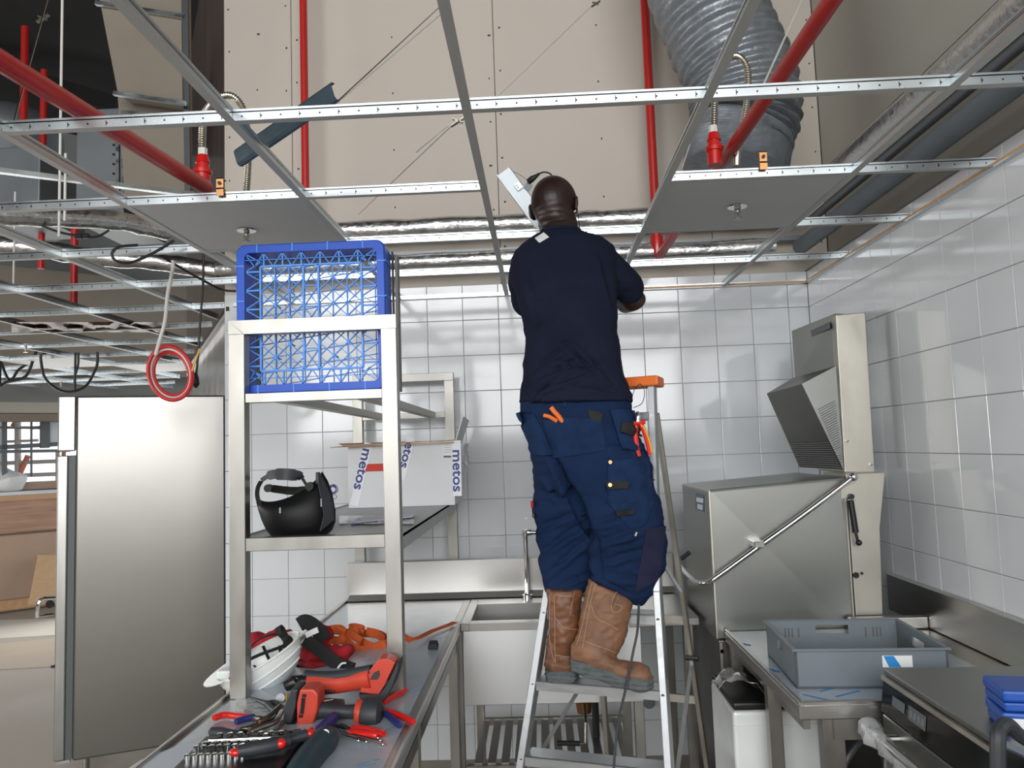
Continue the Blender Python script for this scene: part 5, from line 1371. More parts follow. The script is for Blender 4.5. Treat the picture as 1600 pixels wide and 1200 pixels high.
for u, v, m_, s in ((836, 715, 'brass', .010), (832, 788, 'cloth_red', .012), (834, 805, 'black_plastic', .008)):
    q = at(u, v, Y=2.80); part('side_tab', G().box(q.x - .006, q.y - .01, q.z - s, q.x + .004, q.y + .01, q.z + s, .002), m_, man)
# boots
def boot(shaft, foot, sole_rings, mtl, stitches, lab, open_=None):
    g = G(); g.loft([rg(*a) for a in shaft]); g.loft(foot)
    h = fuse(g, .0055, 4); crumple(h, .008, 15); crumple(h, .0035, 34, (1, 1, 2))
    tr = BVHTree.FromBMesh(h.b)
    b = part('boot', h, mtl, man, lab, smooth=70)
    g = G(); g.loft(sole_rings); h = fuse(g, .005, 2)
    for v in h.b.verts: v.co += v.normal * .0022 * math.sin(v.co.z * 420 + v.co.x * 30)
    part('sole', h, 'sole', b, smooth=60)
    for P in stitches:
        Q = [hitp(u, v, .0012, tr)[0] for u, v in [(p.x, p.y) for p in smoothpath([V((u, v, 0)) for u, v in P], 8)]]
        part('seam', G().tube(Q, .0009, 5), 'stitch', b)
    return tr
def oval(c, ax, ay, rx, ry, z=None, n=22, e=2.4):
    return [c + ax * rx * math.copysign(abs(math.cos(q)) ** (2 / e), math.cos(q)) + ay * ry * math.copysign(abs(math.sin(q)) ** (2 / e), math.sin(q)) for q in [2 * PI * k / n for k in range(n)]]
# left boot: seen from behind, toe away from the camera
hl = at(877, 1058, Y=2.735); zs_ = STEP + .002
fd = V((.10, .99, 0)).normalized(); fs = V((fd.y, -fd.x, 0)); UPZ = V((0, 0, 1))
def fr_(c, w_, z0_, z1_): return [c + fs * w_ * math.cos(q) + V((0, 0, (z0_ + z1_) / 2 + (z1_ - z0_) / 2 * math.sin(q))) for q in [2 * PI * k / 20 for k in range(20)]]
hb = V((hl.x, hl.y, 0))
foot = [fr_(hb + fd * a, w_, zs_ + .02, z1_) for a, w_, z1_ in ((-.005, .040, STEP + .09), (.05, .046, STEP + .13), (.11, .044, STEP + .12), (.16, .045, STEP + .10), (.21, .048, STEP + .085), (.255, .040, STEP + .07), (.275, .02, STEP + .05))]
O_ = [(-.012, 0), (-.006, .040), (.03, .050), (.10, .044), (.17, .050), (.225, .050), (.27, .036), (.287, 0), (.27, -.036), (.225, -.048), (.17, -.046), (.10, -.042), (.03, -.050), (-.006, -.040)]
sole = [[hb + fd * a + fs * b_ * 1.14 * k_ + V((0, 0, z_)) for a, b_ in O_] for z_, k_ in ((STEP + .001, .96), (STEP + .012, 1.05), (STEP + .030, 1.07), (STEP + .042, 1.0))]
bt1 = boot([(853, 918, 909, 920, 2.795, .062), (855, 935, 908, 937, 2.79, .062), (856, 965, 907, 967, 2.785, .062), (856, 995, 905, 996, 2.78, .058), (852, 1018, 905, 1018, 2.785, .058), (850, 1040, 906, 1040, 2.79, .058)], foot, sole, 'leather',
     [[(859, 928), (859, 960), (859, 1000), (866, 1035)], [(866, 930), (867, 970), (867, 1010), (868, 1037)], [(866, 930), (895, 932)], [(897, 930), (892, 948), (891, 960), (897, 962)], [(868, 965), (880, 980), (903, 984)], [(868, 1024), (885, 1026), (902, 1030)]], 'left brown boot seen from behind')
# right boot: toe points to the right
tb0, tb1 = at(897, 1036, Y=2.70), at(1004, 1050, Y=2.64)
ax_ = V((tb1.x - tb0.x, tb1.y - tb0.y, 0)).normalized(); ay_ = V((-ax_.y, ax_.x, 0))
hb2 = V((tb0.x, tb0.y, 0)); LF = (V((tb1.x, tb1.y, 0)) - hb2).length
tiltz = lambda a: .052 * max(0, 1 - a / .20)      # heel lifted, ball of the foot on the step
def fq(a, w_, z0_, z1_): return [hb2 + ax_ * a + ay_ * (w_ * math.cos(q)) + V((0, 0, STEP + tiltz(a) + (z0_ + z1_) / 2 + (z1_ - z0_) / 2 * math.sin(q))) for q in [2 * PI * k / 20 for k in range(20)]]
foot = [fq(a, w_, .02, z1_) for a, w_, z1_ in ((-.002, .034, .09), (.04, .044, .13), (.085, .044, .125), (.12, .043, .094), (.155, .045, .080), (.19, .048, .086), (.225, .046, .088), (.25, .034, .074), (.262, .016, .05))]
O_ = [(-.012, 0), (-.004, .034), (.03, .044), (.10, .040), (.17, .048), (.22, .046), (.25, .034), (.268, 0), (.25, -.034), (.22, -.046), (.17, -.048), (.10, -.040), (.03, -.044), (-.004, -.034)]
sole = [[hb2 + ax_ * a + ay_ * b_ * k_ + V((0, 0, STEP + tiltz(a) + z_)) for a, b_ in O_] for z_, k_ in ((.001, .94), (.014, 1.05), (.034, 1.08), (.048, 1.0))]
bt2 = boot([(919, 902, 990, 934, 2.735, .060), (914, 925, 985, 948, 2.725, .062), (909, 955, 984, 963, 2.715, .060), (904, 980, 980, 985, 2.705, .057), (898, 1003, 974, 1005, 2.70, .054), (895, 1018, 966, 1024, 2.70, .05)], foot, sole, 'leather_worn',
     [[(924, 912), (917, 945), (909, 980), (901, 1008)], [(931, 912), (922, 945), (916, 980), (910, 1012)], [(964, 922), (956, 942), (957, 955), (966, 956), (972, 948), (960, 943)], [(924, 945), (932, 965), (950, 975), (966, 984)], [(914, 1002), (930, 1008), (950, 1015), (962, 1020)]], 'right brown boot, worn and dusty, toe pointing right')
# pull-loops
for tr, P in ((bt1, [(898, 924), (894, 945), (893, 962)]), (bt2, [(966, 918), (961, 936), (957, 944)])):
    Q = [hitp(u, v, .004, tr)[0] for u, v in P]; part('pull_strap', G().tube(smoothpath(Q, 5), .003, 6), 'leather_worn', man)

# tools carried in the pockets: things of their own
def gripped(name, lab, cat, P, r, m, Y, extra=None, group=None):
    t = thing(name, lab, cat, at(P[0][0], P[0][1], Y=Y), group)
    part('handle', G().tube(smoothpath([at(u, v, Y=Y) for u, v in P], 5), r, 10), m, t)
    if extra: extra(t)
    return t
Yp = hitp(868, 645, .012)[0].y
t = thing('pliers', 'orange-handled pliers sticking out of the back pocket', 'pliers', at(868, 650, Y=Yp))
part('handle', G().tube(smoothpath([at(861, 636, Y=Yp - .006), at(866, 643, Y=Yp - .004), at(874, 652, Y=Yp), at(880, 662, Y=Yp + .004)], 4), [.007] + [.0085] * 10 + [.008] * 2, 10), 'orange_plastic', t)
part('handle', G().tube(smoothpath([at(849, 649, Y=Yp - .004), at(858, 651, Y=Yp - .002), at(870, 658, Y=Yp + .004)], 4), [.006] + [.007] * 8, 10), 'orange_plastic', t)
Yp = hitp(994, 690, .03)[0].y - .012
t = thing('insulated_pliers', 'red and yellow insulated pliers hanging in the webbing loop at his hip', 'pliers', at(1000, 710, Y=Yp))
part('handle', G().tube(smoothpath([at(994, 664, Y=Yp), at(993, 680, Y=Yp), at(995, 697, Y=Yp), at(998, 713, Y=Yp)], 4), [.007] + [.0088] * 12, 10), 'grip_red', t)
h1 = part('handle', G().tube(smoothpath([at(1001, 662, Y=Yp), at(1007, 675, Y=Yp), at(1012, 692, Y=Yp), at(1016, 710, Y=Yp)], 4), [.007] + [.0088] * 12, 10), 'grip_red', t)
part('inlay', G().tube(smoothpath([at(1004, 665, Y=Yp - .006), at(1010, 676, Y=Yp - .006), at(1016, 695, Y=Yp - .005), at(1018, 708, Y=Yp - .004)], 4), .0042, 8), 'grip_yellow', h1)
part('collar', G().tube([at(990, 662, Y=Yp), at(1008, 659, Y=Yp)], .008, 10), 'grip_red', t)
part('jaw', G().tube([at(997, 660, Y=Yp), at(997, 651, Y=Yp), at(996, 643, Y=Yp)], [.010, .011, .004], 10), 'chrome', t)

# white luminaire profile he holds up
lt = thing('luminaire', 'white metal light fitting with a black plug held up beyond his head', 'luminaire', at(870, 400, Y=3.13))
a0, a1 = at(786, 268, Y=3.12), at(893, 412, Y=3.15)
d_ = (a1 - a0).normalized(); n_ = d_.cross(V((0, 1, 0))).normalized(); y_ = V((0, 1, 0)); y_ = (y_ - d_ * y_.dot(d_)).normalized()
def lm(s, a, b): return a0 + d_ * s + n_ * a + y_ * b
LL = (a1 - a0).length
sgn = 1 if n_.x > 0 else -1
def lbox(g, s0, s1, a_, b_, c_, e_): return g.hexa([lm(s0, a_, c_), lm(s1, a_, c_), lm(s1, b_, c_), lm(s0, b_, c_), lm(s0, a_, e_), lm(s1, a_, e_), lm(s1, b_, e_), lm(s0, b_, e_)], .0006)
g = G(); lbox(g, 0, LL, -.028, .034, 0, .003); part('tray', g, 'white_panel', lt)
g = G(); lbox(g, .0, LL, -.034 * sgn, -.030 * sgn, -.022, .003); part('side_lip', g, 'white_plastic', lt)
g = G(); lbox(g, .0, LL, .030 * sgn, .034 * sgn, 0, .05); part('side_lip', g, 'tray_grey', lt)
g = G(); lbox(g, .075, .105, .000, .022 * sgn + .004 * sgn, -.014, 0); sk = part('socket', g, 'white_plastic', lt)
g = G(); lbox(g, .083, .087, .006 * sgn, .011 * sgn, -.0155, -.013); lbox(g, .093, .097, .006 * sgn, .011 * sgn, -.0155, -.013); part('slots', g, 'black_plastic', sk, kind='stuff')
q = lm(.055, .045 * sgn, .02)
part('plug', G().tube([at(826, 284, Y=3.12), at(832, 279, Y=3.11), at(838, 275, Y=3.11), at(843, 271, Y=3.11)], [.013, .013, .008, .005], 10), 'black_plastic', lt)
part('driver', G().hexa([at(818, 293, Y=3.12), at(827, 300, Y=3.12), at(827, 300, Y=3.16), at(818, 293, Y=3.16), at(824, 283, Y=3.12), at(833, 290, Y=3.12), at(833, 290, Y=3.16), at(824, 283, Y=3.16)]), 'tray_grey', lt)
part('cord', G().tube(smoothpath([at(842, 272, Y=3.11), at(850, 269, Y=3.1), at(860, 272, Y=3.1), at(868, 285, Y=3.1), at(872, 310, Y=3.1)], 5), .0035, 8), 'cable_black', lt)
part('thin_wire', G().tube(smoothpath([at(797, 266, Y=3.14), at(812, 273, Y=3.14), at(824, 282, Y=3.14)], 4), .001, 5), 'tool_steel', lt)
# ================================================================ THINGS ON THE WORKTABLE
TT = .9012
def tz(u, v, dz=0.0): p = at(u, v, Z=TT + dz); return p
# hard hat on its side
t = thing('hard_hat', 'white safety helmet lying upturned behind the left frame post', 'helmet', at(412, 1084, Z=TT))
hcn = at(403, 1025, Y=2.60); f_ = V((.87, .02, .49)).normalized(); c_ = V((.45, .20, -.86)); c_ = (c_ - f_ * c_.dot(f_)).normalized(); s_ = f_.cross(c_)
def hh(a, b, c): return hcn + f_ * a + s_ * b + c_ * c
def dome(g, ra, rb, rc, n=32, m=10, rim=0.0):
    R = []
    for j in range(m):
        ph = PI / 2 * j / m
        R.append([hh(ra * math.cos(ph) * math.cos(q) * 1.0, rb * math.cos(ph) * math.sin(q), rc * math.sin(ph) + (.012 * math.cos(q) if j == 0 else 0)) for q in [2 * PI * k / n for k in range(n)]])
    return R
R1 = dome(None, .148, .112, .120); R2 = dome(None, .144, .108, .116)
g = G(); A = [g.vs(r) for r in R1]; B = [g.vs(r) for r in R2]; n = 32
for Q in (A, B):
    for a, b in zip(Q, Q[1:]):
        for i in range(n): g.face([a[i], a[(i + 1) % n], b[(i + 1) % n], b[i]])
    cv = g.b.verts.new(sum((v.co for v in Q[-1]), V()) / n + c_ * .002)
    for i in range(n): g.face([Q[-1][i], Q[-1][(i + 1) % n], cv])
for i in range(n): g.face([A[0][i], A[0][(i + 1) % n], B[0][(i + 1) % n], B[0][i]])
part('shell', g, 'white_plastic', t)
g = G(); gr = []
for i in range(13):
    q = PI + (i - 6) / 6 * 1.0; gr.append([hh(.148 * math.cos(q) * k_ - (.0 if k_ == 1 else .028 * math.cos((i - 6) / 6 * 1.3)), .106 * math.sin(q) * k_, -.003 * 0 + .012 * math.cos(q) - (.006 if k_ > 1 else 0)) for k_ in (1, 1.04, 1.12)])
part('peak', g.sheet(gr, .004), 'white_plastic', t)
g = G(); g.tube([hh(.149 * math.cos(q), .113 * math.sin(q), .002 + .012 * math.cos(q)) for q in [2 * PI * k / 32 for k in range(33)]], .004, 6); part('rim_bead', g, 'white_plastic', t)
for k_, rr in ((.35, 1.012), (.62, 1.014)):
    ph = math.asin(k_); g = G(); g.tube([hh(.148 * math.cos(ph) * math.cos(q) * rr, .112 * math.cos(ph) * math.sin(q) * rr, .120 * k_) for q in [PI * 1.05 + PI * .9 * k / 20 for k in range(21)]], .0028, 6); part('ridge', g, 'white_plastic', t)
g = G(); g.tube([hh(.112 * math.cos(q), .086 * math.sin(q), -.006 + .02 * math.cos(q * 2)) for q in [2 * PI * k / 32 for k in range(33)]], .012, 6, flat=.25); part('headband', g, 'cloth_black', t)
for q in (.5, 1.6, 2.7, 3.7, 4.8, 5.8): part('harness_strap', G().tube([hh(.108 * math.cos(q), .084 * math.sin(q), 0), hh(.07 * math.cos(q), .055 * math.sin(q), .06), hh(0, 0, .082)], .007, 6, flat=.3), 'cloth_black', t)
part('ratchet_knob', G().cyl(hh(.118, 0, -.03), hh(.10, 0, -.03), .02, 14).tube([hh(.108, 0, 0), hh(.11, 0, -.035)], .013, 8), 'webbing', t)
g = G(); q = at(353, 1056, Y=2.6); g.box(q.x - .026, q.y - .02, q.z - .024, q.x + .022, q.y + .02, q.z + .022, .008); part('chin_lamp', g, 'white_plastic', t, 'small white lamp clipped under the peak')
# cloth bundles
def clothpile(name, pts, m, lab, cat, vox=.006, seed=0, am=.016):
    g = G()
    for (p, r, sx) in pts: g.ball(p, r * sx, r, r * .7, 14, 10)
    h = fuse(g, vox, 3)
    for v in h.b.verts:
        q = v.co * 11 + V((seed, 0, 0)); v.co += V((noise.noise(q), noise.noise(q + V((9, 0, 0))), noise.noise(q + V((0, 9, 0))))) * am
        v.co += v.normal * (.012 * abs(noise.noise(q * 2.2)) - .010 * abs(noise.noise(q * 1.1 + V((3, 3, 3)))) + .003 * math.sin(v.co.x * 70 + 60 * v.co.z + 4 * noise.noise(q))); v.co.z = max(v.co.z, TT + .001)
    return h
t = thing('work_jacket', 'red and black work jacket bundled behind the white helmet', 'jacket', tz(480, 1045))
h = clothpile('a', [(at(400, 1005, Y=2.95), .055, 1.2), (at(432, 1000, Y=2.92), .055, 1.2), (at(500, 1020, Y=2.88), .06, 1.3), (at(530, 1020, Y=2.85), .05, 1.2), (at(490, 1045, Y=2.80), .045, 1.4), (at(455, 1040, Y=2.9), .06, 1.3), (at(505, 990, Y=2.92), .04, 1.1), (at(385, 1035, Y=2.9), .05, 1.2)], 'cloth_red', '', '', am=.012)
jb = part('red_cloth', h, 'cloth_red', t, smooth=60); jt = None
def band(P, Y, w, m, nm, parent, th=.006, lab=None):
    C = smoothpath([at(u, v, Y=Y_) for (u, v), Y_ in zip(P, Y if isinstance(Y, (list, tuple)) else [Y] * len(P))], 6); gr = []
    for i, p in enumerate(C):
        d = (C[min(i + 1, len(C) - 1)] - C[max(i - 1, 0)]).normalized(); s = d.cross(V((0, 1, -.3))).normalized()
        gr.append([p + s * w * k / 2 for k in (-1, -.5, 0, .5, 1)])
    return part(nm, G().sheet(gr, th), m, parent, lab, smooth=60)
band([(468, 976), (478, 971), (495, 982), (508, 1000)], 2.83, .05, 'cloth_black', 'collar', t, .012, 'black collar')
band([(476, 1000), (500, 1016), (525, 1036), (552, 1046)], [2.82, 2.79, 2.76, 2.74], .045, 'cloth_black', 'black_panel', t, .010)
band([(392, 1018), (412, 1012), (438, 1004)], 2.86, .007, 'cloth_white', 'reflective_strip', t)
band([(396, 1030), (415, 1022), (440, 1012)], 2.84, .035, 'cloth_black', 'black_panel', t, .01)
band([(478, 993), (488, 988), (497, 984)], 2.80, .020, 'cloth_white', 'reflective_strip', t)
band([(528, 1044), (534, 1037), (541, 1036)], 2.72, .006, 'cloth_white', 'piping', t)
h = clothpile('b', [(at(346, 1068, Y=2.66), .022, 1.1)], '', '', '', am=.006); 
part('red_cloth', h, 'cloth_red', t, smooth=60)
# orange strap
t = thing('ratchet_strap', 'orange webbing strap heaped behind the tools and trailing to the sink', 'strap', tz(560, 1015))
def ribbon(P, w, nm='strap_loop'):
    C = smoothpath(P, 7); gr = []
    for i, p in enumerate(C):
        d = (C[min(i + 1, len(C) - 1)] - C[max(i - 1, 0)]).normalized(); s = V((.15, .25, 1)); s = (s - d * s.dot(d)).normalized()
        gr.append([p + s * w * k / 2 for k in (-1, 0, 1)])
    return part(nm, G().sheet(gr, .003), 'strap_orange', t, smooth=60)
for P in ([(505, 990), (520, 985), (545, 990), (570, 1005), (585, 1010), (600, 1003), (590, 992), (560, 990), (530, 995)],
          [(512, 1000), (540, 1002), (556, 1012), (566, 1005), (558, 988), (545, 982), (555, 980), (568, 985), (566, 1003), (556, 1016)],
          [(560, 1016), (585, 1014), (602, 1006), (604, 998), (590, 990), (572, 986)], [(508, 985), (530, 982), (540, 990), (530, 1000), (510, 1000)]):
    ribbon([at(u, v, Y=3.0 + .02 * math.sin(i * 2.1) + (1010 - v) * .004) for i, (u, v) in enumerate(P)], .030)
P = [tz(604, 998, .012), tz(625, 994, .008), tz(640, 1001, .010), tz(655, 998, .012), tz(675, 988, .006), tz(697, 980, .004), tz(711, 974, .003)]
C = smoothpath(P, 6); gr = []
for i, p in enumerate(C):
    d = (C[min(i + 1, len(C) - 1)] - C[max(i - 1, 0)]).normalized(); s = V((0, 0, 1)).cross(d); s = (s + V((0, 0, .9 if i < 14 else .1))).normalized(); gr.append([p + s * .012 * k + V((0, 0, .005)) for k in (-1, 0, 1)])
part('strap_tail', G().sheet(gr, .003), 'strap_orange', t, smooth=60)
q = tz(677, 1012)
solo('rubber_block', G().hexa([q + V(p) for p in ((-.018, -.03, 0), (.022, -.035, 0), (.018, .03, 0), (-.022, .035, 0), (-.014, -.026, .022), (.018, -.03, .022), (.014, .026, .022), (-.018, .03, .022))], .004), 'black_rubber', 'small black rubber block alone on the film right of the frame post', 'block')
# paper under the tools
t = thing('paper_sheet', 'white paper sheet under the tool set at the near table corner', 'paper', tz(300, 1180))
part('sheet', G().prism([tz(318, 1150, .0003), tz(420, 1140, .0003), tz(430, 1215, .0003), tz(180, 1215, .0003), tz(220, 1188, .0003)], (0, 0, .001)), 'paper', t)
# helper: polygons standing on the table at a chosen depth plane
def slabY(P, Y, th, bev=.003): return G().prism([at(u, v, Y=Y) for u, v in P], (0, th, 0), bev)
# cordless angle tool at the back: body, battery
t = thing('cordless_tool', 'red and black cordless tool lying furthest back, battery to the right', 'power tool', tz(545, 1078))
Y0 = 2.375
P = smoothpath([at(478, 1066, Y=2.375), at(500, 1068, Y=2.365), at(530, 1067, Y=2.355), at(560, 1062, Y=2.345), at(582, 1058, Y=2.335)], 5)
part('body', G().tube(P, [.031 + .002 * math.sin(i * .4) for i in range(len(P))], 16), 'tool_red', t)
P2 = [p + V((0, -.004, .020)) for p in P]
part('top_grip', G().tube(P2, [.018 for i in range(len(P))], 12), 'tool_dark', t)
part('neck', G().tube([at(482, 1064, Y=2.365), at(470, 1066, Y=2.365), at(458, 1066, Y=2.355), at(447, 1072, Y=2.355)], [.024, .022, .020, .016], 12), 'black_plastic', t)
q = at(464, 1063, Y=2.340); part('bolt', G().cyl(q, q - V((0, .004, 0)), .007, 10), 'chrome', t)
part('battery_shoe', slabY([(562, 1082), (570, 1056), (592, 1030), (606, 1029), (618, 1036), (600, 1072), (592, 1086)], 2.315, .06), 'tool_red', t)
part('battery', slabY([(560, 1084), (594, 1086), (606, 1068), (622, 1034), (623, 1044), (614, 1072), (600, 1096), (582, 1098), (562, 1092)], 2.307, .075), 'tool_dark', t)
part('latch', slabY([(578, 1062), (584, 1051), (592, 1048), (593, 1056), (589, 1062)], 2.311, .01, .001), 'tool_dark', t)
part('trigger_rest', slabY([(490, 1084), (510, 1084), (524, 1082), (520, 1078), (492, 1080)], 2.325, .03), 'black_plastic', t)
# cordless impact driver in front
t = thing('impact_driver', 'red and black cordless impact driver lying in front, battery to the left', 'power tool', tz(520, 1125))
part('battery', slabY([(463, 1130), (463, 1100), (468, 1077), (490, 1077), (497, 1085), (496, 1110), (488, 1134), (466, 1134)], 2.20, .075, .006), 'tool_red', t, 'red battery block')
part('battery_base', slabY([(441, 1132), (446, 1100), (453, 1078), (466, 1077), (461, 1105), (456, 1130)], 2.20, .08, .005), 'tool_dark', t)
bt = part('battery_foot', slabY([(446, 1131), (489, 1134), (486, 1139), (452, 1136)], 2.198, .08, .002), 'tool_dark', t)
g = G()
for u, v, w_, h_ in ((475.5, 1087, 3.2, 2.6), (474, 1095, 3, 4.5), (473.2, 1104, 3, 4.5), (472.2, 1112, 3, 3.6), (470.5, 1119, 3.2, 2.4)):
    g.prism([at(u - w_, v - h_, Y=2.1985), at(u + w_, v - h_, Y=2.1985), at(u + w_ - .6, v + h_, Y=2.1985), at(u - w_ - .6, v + h_, Y=2.1985)], (0, -.001, 0))
part('charge_display', g, 'black_plastic', t, smooth=0, kind='stuff')
part('handle', G().tube(smoothpath([at(494, 1110, Y=2.24), at(510, 1110, Y=2.235), at(530, 1112, Y=2.23), at(552, 1112, Y=2.23), at(562, 1112, Y=2.23)], 4), [.026, .025, .023, .022, .021, .021, .020, .020, .020, .019, .019, .019, .020, .022, .024, .026, .027], 16), 'tool_dark', t)
part('collar', G().tube([at(557, 1114, Y=2.225), at(562, 1114, Y=2.225), at(568, 1114, Y=2.225)], [.034, .038, .034], 18), 'tool_red', t)
part('motor_housing', G().tube([at(563, 1114, Y=2.225), at(570, 1115, Y=2.225), at(583, 1116, Y=2.22), at(592, 1116, Y=2.22), at(597, 1116, Y=2.22)], [.030, .043, .046, .042, .028], 20), 'tool_dark', t)
# grinder in dark teal
t = thing('multi_tool', 'dark teal cordless tool lying diagonally at the near table edge', 'power tool', tz(500, 1180))
P = smoothpath([at(512, 1152, Y=2.05), at(505, 1160, Y=2.0), at(494, 1172, Y=1.96), at(480, 1190, Y=1.90), at(468, 1210, Y=1.84), at(455, 1240, Y=1.78)], 5)
part('body', G().tube(P, [.026, .030, .033, .034] + [.035] * (len(P) - 4), 18), 'tool_teal', t)
q = at(508, 1146, Y=1.985); part('button', G().cyl(q + V((0, .02, -.012)), q, .010, 14), 'label_white', t)
tc = lambda k, off: P[k] + (EYE - P[k]).normalized() * .033 + V((-off, 0, .004))
part('red_stripe', G().tube([tc(k, .012) for k in range(11, 20)], [.004] + [.006] * 7 + [.004], 8), 'tool_red', t)
part('switch', G().bar(tc(5, .006), tc(8, .006), .012, .008), 'tool_red', t)
# socket set
def sock(px0, px1): pass
Oz = TT
s0, s1, s2, s3 = tz(280, 1192, .04), tz(398, 1200, .04), tz(432, 1172, .04), tz(335, 1160, .04)
t = thing('socket_set', 'black socket set case full of small chrome sockets at the near table corner', 'tool set', tz(350, 1190))
ca, cb_ = V((-.945, 1.86, TT)), V((.30, .05, 0))
cu, cv_ = V((.985, .05, 0)).normalized(), V((-.05, .985, 0)).normalized()
co = at(279, 1190, Z=TT + .03); co.z = TT
def cs(x, y, z): return co + cu * x + cv_ * y + V((0, 0, z))
def cbx(g, x0, y0, z0, x1, y1, z1, bev=0): return g.hexa([cs(*p) for p in ((x0, y0, z0), (x1, y0, z0), (x1, y1, z0), (x0, y1, z0), (x0, y0, z1), (x1, y0, z1), (x1, y1, z1), (x0, y1, z1))], bev)
part('case', cbx(G(), 0, -.10, 0, .26, .17, .028, .004), 'black_plastic', t)
for r_, (n_s, rr, y_, x_0, dx) in enumerate(((9, .0075, .012, .015, .0165), (8, .008, .055, .02, .019), (7, .0095, .09, .03, .024), (7, .008, .135, .05, .026))):
    for k in range(n_s):
        c = cs(x_0 + dx * k, y_, .028); o_ = part('socket', G().tube([c, c + V((0, 0, .012 + .004 * (r_ % 2))), c + V((0, 0, .014 + .004 * (r_ % 2)))], [rr, rr, rr * .7], 10), 'chrome', t)
part('extension_bar', G().cyl(cs(.02, .072, .036), cs(.22, .072, .036), .004, 8), 'chrome', t)
part('extension_bar', G().cyl(cs(.03, .112, .036), cs(.25, .112, .036), .005, 8), 'chrome', t)
t = thing('ratchet', 'black and red ratchet handle lying on the socket set', 'ratchet', cs(.18, .03, .03))
part('handle', G().tube([cs(.14, .005, .046), cs(.17, .01, .048), cs(.22, .03, .050), cs(.25, .05, .05)], [.014, .017, .018, .012], 12), 'tool_dark', t)
part('end_cap', G().ball(cs(.235, .028, .052), .014, .012, .012, 12, 8), 'grip_red', t)
part('head', G().ball(cs(.135, .0, .046), .015, .012, .010, 12, 8), 'grip_red', t)
t = thing('bit_holder', 'red-tipped bit driver lying at the right end of the socket set', 'screwdriver', cs(.25, .08, .03))
part('handle', G().tube([cs(.235, .065, .045), cs(.28, .095, .047)], [.012, .014], 10), 'tool_dark', t)
part('end_cap', G().ball(cs(.287, .10, .047), .013, u=10, v=8), 'grip_red', t)
# pliers
def pliers(name, lab, H1, H2, J, m1='grip_red', m2='grip_red', r=.0095, zz=.012):
    t = thing(name, lab, 'pliers', tz(J[0][0], J[0][1]))
    for H, m in ((H1, m1), (H2, m2)):
        if H: part('handle', G().tube(smoothpath([tz(u, v, zz) for u, v in H], 4), [r * .8] + [r] * (4 * (len(H) - 1) - 1) + [r * .8], 10), m, t)
    part('jaw', G().tube([tz(u, v, zz) for u, v in J], [.007, .010, .005][:len(J)], 8), 'tool_steel', t)
    return t
pliers('pliers', 'red-handled pliers with blue inlay at the left of the tool pile', [(334, 1122), (350, 1117), (372, 1119), (392, 1121)], [(368, 1128), (380, 1124), (398, 1120)], [(396, 1122), (408, 1124), (420, 1127)], 'grip_red', 'grip_blue')
pliers('pliers', 'red-handled pliers lying open at the right, the upper handle by the battery', [(598, 1098), (612, 1090), (634, 1078)], [(600, 1112), (622, 1117), (646, 1128)], [(600, 1105), (594, 1105), (586, 1104)])
pliers('pliers', 'pliers with blue and red grip pointing down at the right of the driver', [(602, 1114), (612, 1122), (625, 1134)], None, [(602, 1113), (597, 1110), (590, 1108)], 'grip_blue')
pliers('pliers', 'dark red handled pliers in front of the impact driver', [(550, 1138), (575, 1140), (600, 1147)], [(545, 1144), (570, 1147), (590, 1149)], [(545, 1140), (535, 1136), (525, 1134)])
# locking pliers
def lock(lab, P1, P2, P3, Y):
    t = thing('locking_pliers', lab, 'pliers', tz(P1[0][0], P1[0][1]), 'steel locking pliers')
    part('upper_handle', G().tube(smoothpath([tz(u, v, .03) for u, v in P1], 4), .007, 8), 'tool_steel', t)
    part('lower_handle', G().tube(smoothpath([tz(u, v, .014) for u, v in P2], 4), .006, 8), 'tool_steel', t)
    part('jaw', G().tube([tz(u, v, .022) for u, v in P3], [.006, .013, .012, .005], 8), 'tool_steel', t)
    q = tz(P3[1][0], P3[1][1], .032); part('rivet', G().cyl(q, q + V((0, 0, .006)), .005, 8), 'brass', t)
lock('steel locking pliers with an open square jaw among the pile', [(392, 1143), (410, 1136), (430, 1128), (440, 1112)], [(400, 1147), (420, 1146), (436, 1140), (442, 1128)], [(376, 1140), (390, 1141), (402, 1135), (412, 1131)], 2.1)
lock('second steel locking pliers pointing up to the battery', [(398, 1131), (416, 1122), (428, 1112), (438, 1103)], [(410, 1133), (424, 1126), (436, 1118)], [(398, 1132), (406, 1130), (414, 1126), (420, 1120)], 2.1)
t = thing('nose_pliers', 'dark long-nose pliers lying under the helmet', 'pliers', tz(410, 1100))
part('jaw', G().tube([tz(390, 1089, .01), tz(405, 1095, .012), tz(418, 1100, .014)], [.002, .006, .010], 8), 'tool_dark', t)
part('handle', G().tube(smoothpath([tz(418, 1100, .014), tz(428, 1098, .014), tz(434, 1103, .014)], 3), .009, 8), 'tool_dark', t)
part('handle', G().tube(smoothpath([tz(418, 1100, .014), tz(426, 1108, .014), tz(434, 1112, .014)], 3), .009, 8), 'tool_dark', t)
t = thing('screwdriver', 'thick black-handled screwdriver in front of the left red pliers', 'screwdriver', tz(350, 1148))
part('handle', G().tube([tz(327, 1145, .015), tz(330, 1144, .015), tz(345, 1145, .015), tz(362, 1149, .015), tz(376, 1151, .015), tz(382, 1150, .015)], [.006, .013, .0155, .015, .014, .009], 14), 'tool_dark', t)
part('shaft', G().cyl(tz(380, 1150, .013), tz(412, 1149, .013), .004, 8), 'chrome', t)
